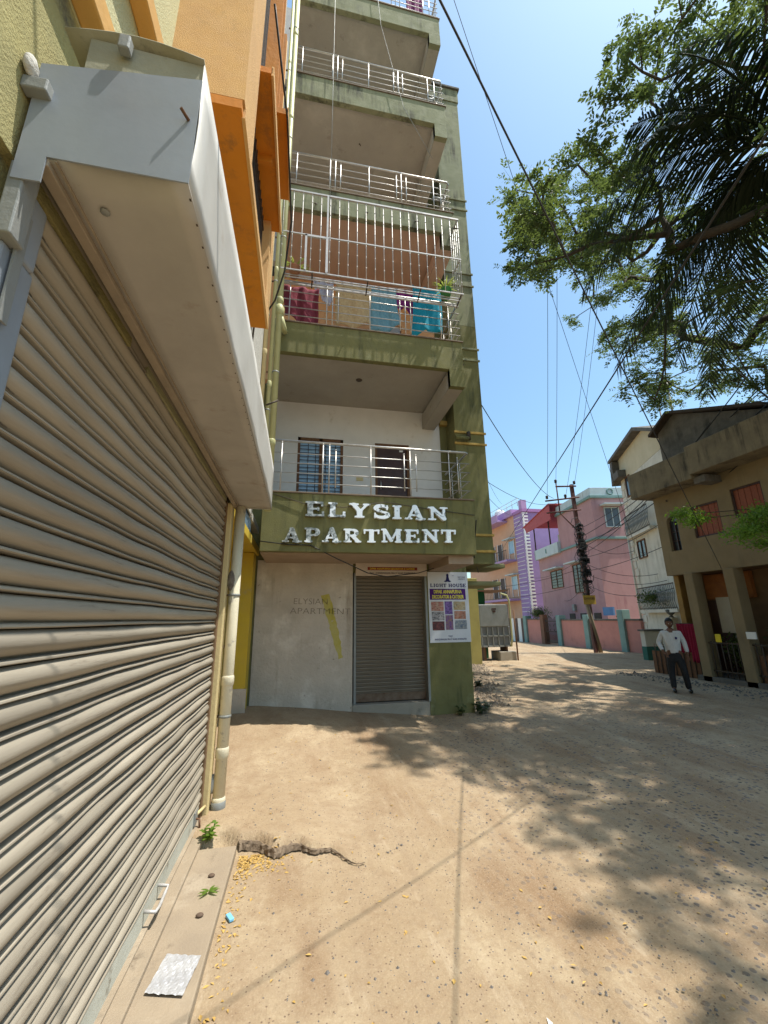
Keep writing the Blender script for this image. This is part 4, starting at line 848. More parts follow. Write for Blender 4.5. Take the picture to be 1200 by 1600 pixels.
pb(B(14.5, 15.4, 28.3, 33, 8.6, 8.75), 'canopy_slab', lilac, bevel=.02); pb(B(14.5, 14.6, 28.3, 33, 8.75, 9.2), 'canopy_edge', lilac)
for z in (5.5, 2.7):
    pb(B(14.6, 15.4, 27.4, 32, z, z+.14), 'balcony_slab', lilac)
    rl = pb(B(14.6, 14.63, 27.4, 32, z+.8, z+.84), 'railing', dark_iron)
    for k in range(18): B(14.605, 14.625, 27.45+k*.26, 27.47+k*.26, z+.14, z+.8).build('bar', dark_iron, rl)
for z in (3.0, 5.65):
    for y, w_ in ((27.55, .75), (29.4, .7), (30.6, .8)):
        o = pb(B(15.36, 15.4, y, y+w_, z+(.5 if y < 28 else 0), z+1.45), 'window' if y < 28 else 'door', glass_b if y < 28 else maroon)
        B(15.33, 15.36, y-.05, y, z, z+1.5).build('frame', white_p, o); B(15.33, 15.36, y+w_, y+w_+.05, z, z+1.5).build('frame', white_p, o)
    pb(B(14.95, 15.4, 27.3, 28.6, z+1.55, z+1.62), 'sunshade', pale_bl)
wt_ = MB().lathe([(.0, 0), (.42, 0), (.42, .55), (.3, .7), (.12, .78), (0, .78)], (0, 0, 0), 18).build('water_tank', white_p); wt_.location = (16.0, 30.5, 9.42)
tag(wt_, 'white water tank on the roof of the purple house', 'water tank')
rr_ = thing('roof_railing', 'thin pale railing round the roof of the purple house', 'railing', (15.3, 29, 9.4))
for z in (9.7, 10.0): MB().tube([(15.3, 26.4, z), (15.3, 33, z)], .02, 5).build('rail', pale_bl, rr_)
for k in range(9): MB().tube([(15.3, 26.4+k*.8, 9.4), (15.3, 26.4+k*.8, 10.0)], .02, 5).build('post', pale_bl, rr_)

pu.location = (18.5, 31.2, -.3); pu.scale = (1.2, 1.2, 1.2)
for nm in ('water_tank', 'roof_railing'):
    o = bpy.data.objects[nm]; L0 = o.matrix_basis.translation.copy(); o.scale = (1.2,)*3; o.location = Vector((18.5, 31.2, -.3))+1.2*(L0-Vector((15.4, 26, 0)))
# ------------------------------------------------------------------ white house (turned 23 degrees)
wh = thing('white_house', 'narrow dirty white house with two ornamental iron balconies and a dark overhanging roof', 'house', (14.66, 15.85, 0), R_(23))
wb = lambda mb, n, m, par=wh, **k: mb.build(n, m, par, local=True, **k)
wb(B(0, 5, -5.6, 0, -.1, 7.6), 'wall', white_h)
wb(MB().prism([(.0, 7.6), (.0, 8.75), (-3.0, 8.95), (-5.6, 7.62)], lambda a, b, d: (d, a, b), .0, 5), 'gable_wall', mat('cream_gable', (.6, .52, .36), (.52, .45, .3), 2, rough=.9))
wb(MB().prism([(.25, 8.72), (.25, 8.85), (-3.0, 9.12), (-5.8, 7.75), (-5.8, 7.6), (-3.0, 8.97)], lambda a, b, d: (d, a, b), -.35, 5.2), 'roof', conc_d)
wb(B(-.35, .0, -.75, .15, 7.72, 8.05), 'roof_bracket', conc_d); wb(MB().prism([(.2, 8.7), (.35, 7.6), (0, 7.7), (-.1, 8.7)], lambda a, b, d: (d, a, b), -.3, .3), 'eave_end', conc_d)
for k in range(22): wb(B(-.03, .25, -.42 if k % 2 else -.28, .03, .3+k*.33, .59+k*.33), 'quoin', white_h, bevel=.01)
def orn_balcony(z, y0_, y1_, d, bars=True):
    s_ = wb(B(-d, 0, y0_, y1_, z-.12, z), 'balcony', white_h)
    wb(B(-d, -d+.03, y0_, y1_, z+.86, z+.9), 'rail', dark_iron, s_)
    wb(B(-d, -d+.03, y0_, y1_, z+.03, z+.06), 'rail', dark_iron, s_)
    n = int((y1_-y0_)/.14)
    for k in range(n+1):
        y = y0_+(y1_-y0_)*k/n
        wb(MB().tube([(-d+.015, y, z), (-d+.015-.05*math.sin(1), y+.03, z+.3), (-d+.015, y-.02, z+.55), (-d+.015, y+.02, z+.88)], .014, 5), 'bar', gal, s_)
        if k < n: wb(MB().tube([(-d+.0, y+.07+.05*math.cos(a*.9), z+.45+.2*math.sin(a*.9)) for a in range(8)], .01, 4), 'scroll', gal, s_)
orn_balcony(5.0, -2.8, -.3, .25); orn_balcony(1.8, -3.9, -.6, .3)
win(wh, 'L', -1.05, -.62, 6.8, 7.65, rust, glass_d, 1, 1); win(wh, 'L', -1.5, -.75, 3.98, 4.66, rust, glass_d, 2, 1)
bush('balcony_plants', 'leafy pot plants crowding behind the lower balcony railing of the white house', (13.5, 13.9, 2.25), (.35, 1.0, .35), 900, leaf, 12, .09, 'plants')
wb(MB().tube([(-.06, .1, 0), (-.06, .08, 6)], .05, 8), 'pipe', white_h)
gs = thing('gate_stub', 'low white wall end with a green painted base in front of the white house', 'wall', (12.8, 14, 0))
B(12.45, 13.2, 13.55, 13.75, .48, 1.02).build('upper_panel', white_h, gs); B(12.44, 13.21, 13.54, 13.76, -.1, .48).build('painted_base', mat('dark_green_paint', (.05, .16, .12), (.04, .13, .1), 3), gs); B(12.4, 13.25, 13.5, 13.8, 1.02, 1.08).build('coping', conc_d, gs)
pl_ = thing('gate_pillar', 'cream gate pillar topped by a dark urn behind the man', 'pillar', (13.2, 13.0, 0))
B(13.1, 13.35, 12.9, 13.15, 0, 1.5).build('shaft', mat('cream_gate_plaster', (.5, .42, .3), (.42, .36, .26), 3), pl_, bevel=.01)
MB().lathe([(0, 0), (.1, 0), (.04, .06), (.13, .16), (.16, .26), (.11, .28), (0, .27)], (13.22, 13.02, 1.5), 14).build('urn', conc_d, pl_)
pl2 = thing('gate_pillar', 'second gate pillar with a dark urn, nearer the tan house', 'pillar', (12.6, 11.6, 0))
B(12.5, 12.75, 11.5, 11.75, 0, 1.5).build('shaft', mat('cream_gate_plaster', (0, 0, 0)), pl2, bevel=.01)
MB().lathe([(0, 0), (.1, 0), (.04, .06), (.13, .16), (.16, .26), (.11, .28), (0, .27)], (12.62, 11.62, 1.5), 14).build('urn', conc_d, pl2)
tag(B(10.9, 11.8, 10.9, 11.3, -.1, .28).build('step_stone', conc_d, bevel=.02), 'dark stone step at the foot of the wall behind the man', 'step')

# ------------------------------------------------------------------ tan house on the right
th = thing('tan_house', 'old tan plastered house with red shuttered windows and a heavy overhanging concrete slab', 'house', (10.6, 7, 0))
tb = lambda mb, n, m, par=th, **k: mb.build(n, m, par, **k)
def wall_x(xf, th_, ya, yb, za, zb, holes, m, name='wall'):
    ys = sorted({ya, yb, *[h[0] for h in holes], *[h[1] for h in holes]}); zs = sorted({za, zb, *[h[2] for h in holes], *[h[3] for h in holes]}); mb = MB()
    for i in range(len(ys)-1):
        for j in range(len(zs)-1):
            cy, cz = (ys[i]+ys[i+1])/2, (zs[j]+zs[j+1])/2
            if not any(h[0] < cy < h[1] and h[2] < cz < h[3] for h in holes): mb.box(xf, xf+th_, ys[i], ys[i+1], zs[j], zs[j+1])
    return tb(mb, name, m)
w1, w2, ar = (7.93, 8.68, 3.5, 4.33), (6.9, 7.6, 3.78, 4.48), (9.12, 9.45, 3.28, 4.25)
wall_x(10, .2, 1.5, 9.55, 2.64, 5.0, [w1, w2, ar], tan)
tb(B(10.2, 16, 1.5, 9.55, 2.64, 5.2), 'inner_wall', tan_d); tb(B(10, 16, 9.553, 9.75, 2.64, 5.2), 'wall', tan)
for (a, b_, c_, d_) in (w1, w2):
    s_ = tb(B(10.10, 10.13, a, b_, c_, d_), 'window', shut_red)
    for k in range(5): y = a+(b_-a)*(k+.5)/5; B(10.07, 10.10, y-(b_-a)/11, y+(b_-a)/11, c_+.04, d_-.04).build('shutter_board', shut_red, s_)
    for q in ((a, b_, d_-.04, d_), (a, b_, c_, c_+.04), (a, a+.04, c_+.04, d_-.04), (b_-.04, b_, c_+.04, d_-.04)): B(10.03, 10.1, *q).build('frame', maroon, s_)
s_ = tb(B(10.12, 10.14, ar[0], ar[1], ar[2], ar[3]), 'arched_window', glass_d)
am = MB(); cy = (ar[0]+ar[1])/2; rr2 = (ar[1]-ar[0])/2
pr_ = [(ar[0], 4.26), (ar[0], 4.07)]+[(cy-rr2*math.cos(a*PI/8), 4.07+rr2*1.05*math.sin(a*PI/8)) for a in range(0, 9)]+[(ar[1], 4.26)]
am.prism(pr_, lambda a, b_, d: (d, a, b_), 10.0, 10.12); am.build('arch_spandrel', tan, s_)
for y in (ar[0]+.01, cy-.01, ar[1]-.03): B(10.08, 10.12, y, y+.02, 3.28, 4.1).build('frame', maroon, s_)
for z in (3.55, 3.8): B(10.09, 10.12, ar[0], ar[1], z, z+.02).build('frame', maroon, s_)
tb(B(9.985, 10.0, 9.68-.4, 9.33, 4.66, 4.72), 'vent', dark_iron)
# slab and roof
tb(B(9.4, 16, 7.95, 9.9, 4.86, 5.6), 'roof_slab', mat('mossy_slab_concrete', (.24, .2, .13), (.15, .125, .085), 3, rough=.95, bump=.5, streak=(5, (.05, .045, .035), .47)), bevel=.015)
tb(B(9.35, 16, 1.5, 7.95, 4.95, 5.68), 'roof_slab', mat('mossy_slab_concrete', (0, 0, 0)), bevel=.015)
tb(B(9.5, 10, 7.7, 8.0, 4.72, 4.9), 'slab_bracket', conc_d, bevel=.02)
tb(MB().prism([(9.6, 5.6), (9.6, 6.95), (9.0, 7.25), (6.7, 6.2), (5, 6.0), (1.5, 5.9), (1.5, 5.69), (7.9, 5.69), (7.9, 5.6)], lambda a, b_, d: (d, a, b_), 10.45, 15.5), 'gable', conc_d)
tb(MB().prism([(9.7, 6.9), (9.0, 7.33), (6.6, 6.3), (6.6, 6.22), (9.0, 7.25), (9.7, 6.82)], lambda a, b_, d: (d, a, b_), 10.2, 15.6), 'roof_edge', dark_iron)
# ground floor
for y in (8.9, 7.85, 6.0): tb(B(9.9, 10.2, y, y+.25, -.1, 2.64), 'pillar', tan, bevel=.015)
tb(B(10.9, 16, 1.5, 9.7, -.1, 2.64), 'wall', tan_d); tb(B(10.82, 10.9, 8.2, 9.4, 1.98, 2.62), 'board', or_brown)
for k in range(3): tb(B(10.80, 10.82, 8.2, 9.4, 2.0+k*.2, 2.19+k*.2), 'plank', or_brown)
tb(B(10.84, 10.9, 8.95, 9.45, .2, 1.95), 'door', maroon); tb(B(10.84, 10.9, 8.5, 8.9, .2, 1.95), 'door', mat('grey_panel', (.36, .33, .28), (.3, .27, .23), 3))
tb(B(10.2, 10.9, 9.6, 9.75, -.1, 2.64), 'wall', mat('amber_brown_wall', (.32, .19, .05), (.22, .13, .04), 3))
tb(B(9.9, 11, 1.5, 9.3, -.1, .12), 'floor', conc_d)
fe = thing('fence', 'dark rusty fence of upright bars between the pillars of the tan house', 'fence', (9.95, 8, 0))
for k in range(22): MB().tube([(9.98, 6.1+k*.13, .1), (9.98, 6.1+k*.13, .95)], .014, 5).build('bar', dark_iron, fe)
for z in (.25, .9): B(9.97, 9.99, 6.0, 9.0, z, z+.03).build('rail', dark_iron, fe)
B(10.0, 10.01, 6.0, 7.8, .12, .7).build('sheet', rust, fe)
def bag(n, l, cat, c, r, m): return tag(MB().ball(c, 1, 12, r).build(n, m), l, cat)
tag(B(9.86, 9.89, 8.46, 8.60, .94, 1.13).build('yellow_packet', mat('yellow_packet_paint', (.7, .55, .03), (.6, .45, .03), 9), bevel=.02), 'yellow packet hanging on the dark fence between the tan house pillars', 'packet')
tag(B(9.80, 9.83, 7.6, 7.8, 1.05, 1.2).build('notice', white_p), 'small white notice fixed low on the second pillar of the tan house', 'notice')
tag(B(10.1, 10.13, 5.9, 7.3, .1, 2.2).build('blue_sheet', mat('faded_blue_tarp', (.06, .14, .2), (.05, .11, .16), 3)), 'faded blue sheet standing behind the right pillar of the tan house', 'sheet')
def ycloth(y0_, y1_, z0_, z1_, x, lab, seed):
    mb = MB(); rng = random.Random(seed); ph_ = rng.random()*6; nx, nz = 20, 10
    vs = [(x+.03*math.sin(i*1.1+ph_+j*.1), y0_+(y1_-y0_)*i/nx, z0_+(z1_-z0_)*j/nz+.02*math.sin(i*.6+ph_)*(1-j/nz)) for j in range(nz+1) for i in range(nx+1)]
    mb.add(vs, [(j*(nx+1)+i, j*(nx+1)+i+1, (j+1)*(nx+1)+i+1, (j+1)*(nx+1)+i) for j in range(nz) for i in range(nx)], True)
    q = mb.build('hanging_cloth', red_cl, recalc=False); tag(q, lab, 'cloth'); s_ = q.modifiers.new('t', 'SOLIDIFY'); s_.thickness = .006
ycloth(9.44, 9.72, .62, 1.36, 10.0, 'crimson cloth hung beside the man, farther of the pair', 21); ycloth(9.16, 9.42, .42, 1.36, 9.97, 'crimson cloth hung next to the tan house pillar, nearer of the pair', 22)
line2 = MB().tube([(10.02, 9.8, 1.37), (9.97, 9.12, 1.37)], .008, 5).build('rope', dark_iron); tag(line2, 'thin rope holding the two crimson cloths', 'rope')
fe2 = thing('fence', 'dark low fence below the crimson cloths', 'fence', (10.05, 9.7, 0))
for k in range(11): MB().tube([(10.06, 9.15+k*.15, 0), (10.06, 9.15+k*.15, .8)], .013, 5).build('bar', dark_iron, fe2)
B(10.08, 10.09, 9.1, 10.8, 0, .6).build('sheet', rust, fe2)
for (x, y, z0_, z1_, l_) in ((11.05, 9.5, 6.1, 8.75, 'tall grey antenna pole on the tan house roof'), (12.6, 11.3, 7.2, 9.3, 'short antenna pole on the white house roof')):
    t_ = thing('antenna_mast', l_, 'antenna', (x, y, z0_)); MB().tube([(x, y, z0_), (x+.02, y, z1_)], .028, 8).build('mast', gal, t_)
    MB().tube([(x-.12, y, z1_-.1), (x+.2, y+.05, z1_-.15)], .01, 5).build('arm', gal, t_)

bush('fence_plants', 'dark leafy plants behind the fence between the two tan house pillars', (10.35, 8.45, .75), (.25, .35, .5), 900, leaf, 31, .09, 'plants')
bush('fence_plants', 'dark creeper behind the fence right of the second tan house pillar', (10.25, 7.3, .8), (.25, .5, .6), 1200, leaf, 32, .09, 'plants')
tag(B(10.3, 10.34, 8.2, 8.75, 1.15, 2.0).build('hanging_sheet', mat('pale_hanging_panel', (.4, .37, .3), (.33, .3, .25), 3)), 'pale panel hanging in the doorway behind the plants of the tan house', 'sheet')
tag(B(10.3, 10.55, 7.2, 7.7, .1, .5).build('crate', rust, bevel=.01), 'brown crate on the floor behind the fence of the tan house', 'crate')
# ------------------------------------------------------------------ power pole with crossarms and cable tangle
pp = thing('power_pole', 'leaning rusty power pole with crossarms and wooden stay before the pink wall', 'power pole', (12.98, 17, 0))
rod = mat('red_brown_iron', (.12, .045, .035), (.08, .035, .03), 8, rough=.7)
B_ = Vector((12.98, 17, 0)); T_ = Vector((12.865, 17, 7.8))
MB().obox((B_+T_)/2, .075, .06, 3.95, Matrix.Rotation(math.atan2(T_.x-B_.x, T_.z), 3, 'Y')).build('post', rod, pp)
MB().tube([(13.2, 16.97, 0), (12.72, 16.97, 2.6)], .085, 8).build('wooden_stay', mat('weathered_wood', (.28, .22, .14), (.2, .15, .1), 6, stretch=(1, 1, .2)), pp)
for (a, b_) in (((11.95, 7.68), (13.05, 7.76)), ((11.3, 6.92), (13.15, 7.2)), ((11.3, 6.33), (13.15, 6.57))): MB().tube([(a[0], 16.93, a[1]), (b_[0], 16.93, b_[1])], .04, 6).build('crossarm', rod, pp)
MB().tube([(11.98, 16.93, 7.85), (12.0, 16.93, 6.35)], .03, 6).build('upright', rod, pp); MB().tube([(12.0, 16.93, 6.35), (12.8, 16.95, 5.55)], .03, 6).build('brace', rod, pp)
for (x, z) in ((11.4, 7.02), (12.4, 7.13), (11.97, 7.86), (12.98, 7.85)): MB().lathe([(0, 0), (.035, 0), (.07, .05), (.05, .08), (.07, .12), (.045, .17), (0, .18)], (x, 16.93, z), 10).build('insulator', dark_iron, pp)
B(12.58, 13.2, 16.84, 16.86, 2.1, 2.5).build('sign_plate', mat('yellow_danger_plate', (.5, .33, .05), (.42, .25, .05), 6), pp)
put_text(MB(), 'DANGER', .14, 12.89, 16.835, 2.31).build('lettering', maroon, pp)
rng = random.Random(8)
tg = MB()
for k in range(80):
    z = rng.uniform(2.7, 5.9); c_ = Vector((12.9-(z*.012)+rng.uniform(-.15, .15), 16.85+rng.uniform(-.12, .1), z)); pts = []
    a0 = rng.random()*6; r_ = rng.uniform(.06, .28)
    for q in range(8): pts.append(c_+Vector((r_*math.cos(a0+q*.8)*rng.uniform(.6, 1.1), rng.uniform(-.06, .06), r_*1.2*math.sin(a0+q*.8)*rng.uniform(.6, 1.1))))
    tg.tube(pts, rng.uniform(.008, .018), 4, False)
for k in range(26):
    z = rng.uniform(2.9, 5.8); tg.box(12.72+rng.uniform(-.1, .25), 12.86+rng.uniform(-.05, .3), 16.8, 16.86, z, z+rng.uniform(.08, .2))
tg.build('cable_tangle', black_r, pp, kind='stuff')

# ------------------------------------------------------------------ overhead wires
def wire(a, b_, sag, r, label, cat='cable', m=None, group=None, n=22):
    a, b_ = Vector(a), Vector(b_); pts = [a.lerp(b_, k/n)-Vector((0, 0, sag*4*(k/n)*(1-k/n))) for k in range(n+1)]
    o = MB().tube(pts, r, 5).build('overhead_wire', m or black_r); return tag(o, label, cat, group)
wire((-.70, .30, 4.80), (8.95, 7.33, 2.55), .0, .006, 'thick black cable crossing the sky from the top middle down to the tan house roof')
wire((1.80, 4.16, 13.60), (11.22, 12.01, 4.00), .0, .006, 'thin wire high in the sky running just left of the tree crown')
wire((-.6, -4.1, 2.9), (8.5, 16.85, 4.13), .0, .0055, 'dark cable running over the lane from the palm fronds towards the purple house')
wire((3.64, 7.4, 6.1), (11.8, 17, 7.1), .4, .010, 'thin wire from the green building column to the power pole crossarm')
lab2 = ['black cable from the tangle to the tan slab, '+s for s in ('upper one at its near part', 'lowest at the right frame edge', 'passing behind the palm fronds', 'ending just above the slab', 'vanishing into the tree crown', 'crossing the red shutters', 'reaching the dark gable')]
g2 = 'wires fanning from the power pole to the tan house and the tree'
ends = [(9.38, 6.2, 6.6), (9.38, 5.3, 5.5), (9.6, 4.2, 7.3), (9.5, 5.0, 6.4), (10.0, 3.0, 8), (9.36, 3.8, 5.0), (9.4, 7.2, 6.0)]
sts = [(12.7, 16.9, 4.6), (12.7, 16.9, 4.2), (12.9, 16.9, 5.2), (12.9, 16.9, 4.9), (12.9, 16.9, 5.6), (12.9, 16.9, 3.6), (12.9, 16.9, 4.4)]
for a, b_ in zip(sts, ends): wire(a, b_, random.uniform(.3, .9), random.uniform(.010, .016), lab2.pop(0), group=g2)
lab3 = ['left insulator of the middle crossarm', 'insulator on the upright', 'right insulator of the middle crossarm', 'top of the power pole']
g3 = 'wires dropping from the sky to the power pole crossarm'
for a, b_ in (((11.4, 16.9, 7.1), (6.5, 8, 13)), ((11.97, 16.9, 7.95), (7.5, 9, 13.2)), ((12.4, 16.9, 7.2), (9.8, 10.5, 12.6)), ((12.98, 16.9, 7.9), (10.5, 11, 13))): wire(a, b_, .2, .008, 'thin wire rising into the tree crown from the '+lab3.pop(0), group=g3)
lab4 = ['to the white house above its lower balcony', 'to the white house beside its lower balcony', 'sagging to the tan house pillars', 'to the corner of the white house', 'along the pink house low windows', 'going left at window height', 'going left lowest of all', 'towards the purple house balcony']
g4 = 'wires across the pink house'
for k, (a, b_) in enumerate((((12.9, 16.9, 4.0), (13.9, 13.6, 3.2)), ((12.9, 16.9, 3.5), (13.6, 13.0, 2.9)), ((12.9, 16.9, 3.0), (10, 9.6, 2.3)), ((12.9, 16.9, 5.0), (14.6, 15.6, 4.4)), ((12.9, 16.9, 3.3), (17.2, 25, 2.6)), ((12.9, 16.9, 3.8), (7, 19, 3.0)), ((12.9, 16.9, 3.1), (7.5, 21, 2.6)), ((12.9, 16.9, 4.3), (15.5, 26, 4.2)))):
    wire(a, b_, .35, .010, 'slack wire from the cable tangle '+lab4[k], group=g4)
lab5 = ['passing highest over the far roofs', 'down to the power pole crossarm', 'passing lowest to the purple house']
g5 = 'wires over the far roofs'
for a, b_ in (((3.7, 9, 7.2), (16, 30, 10.6)), ((3.7, 9, 5.4), (12, 17, 6.9)), ((3.66, 8.5, 5.0), (15.5, 27, 9.0))): wire(a, b_, .5, .008, 'thin wire from the green building '+lab5.pop(0), group=g5)
tag(MB().tube([(.28, 6.0, 16.5), (.28, 5.98, 12), (.27, 5.76, 8.98)], .005, 5).build('long_thread', gal), 'pale cord hanging straight down past the left balconies', 'thread')
tag(MB().tube([(1.1, 6.0, 17.5), (1.3, 5.98, 14.4), (1.75, 5.97, 12.0), (2.3, 5.9, 10.6)], .005, 5).build('long_thread', gal), 'pale cord slanting across the upper balconies', 'thread')
tag(MB().tube([(-.60, 6.02, 2.70), (-.2, 6.03, 2.66), (.12, 6.03, 2.655), (.5, 6.1, 2.48), (1.0, 6.25, 2.28), (1.35, 6.5, 2.25), (2.0, 6.9, 2.36), (2.8, 7.1, 2.6)], .008, 6).build('loose_cable', black_r), 'loose cable looping under the name band and across the narrow shutter', 'cable')
tag(MB().tube([(-.45, 6.03, 3.42), (.05, 6.025, 3.27), (.6, 6.0, 3.24), (1.25, 6.03, 3.36), (1.9, 6.03, 3.28), (2.72, 6.03, 3.20)], .006, 5).build('loose_cable', dark_iron), 'thin wire strung across the ELYSIAN row of letters', 'cable')
tag(MB().tube([(2.74, 6.03, 3.12), (3.2, 7.24, 2.72), (3.6, 8.0, 2.5)], .009, 6).build('loose_cable', black_r), 'black wire slanting down from the right end of the name band', 'cable')
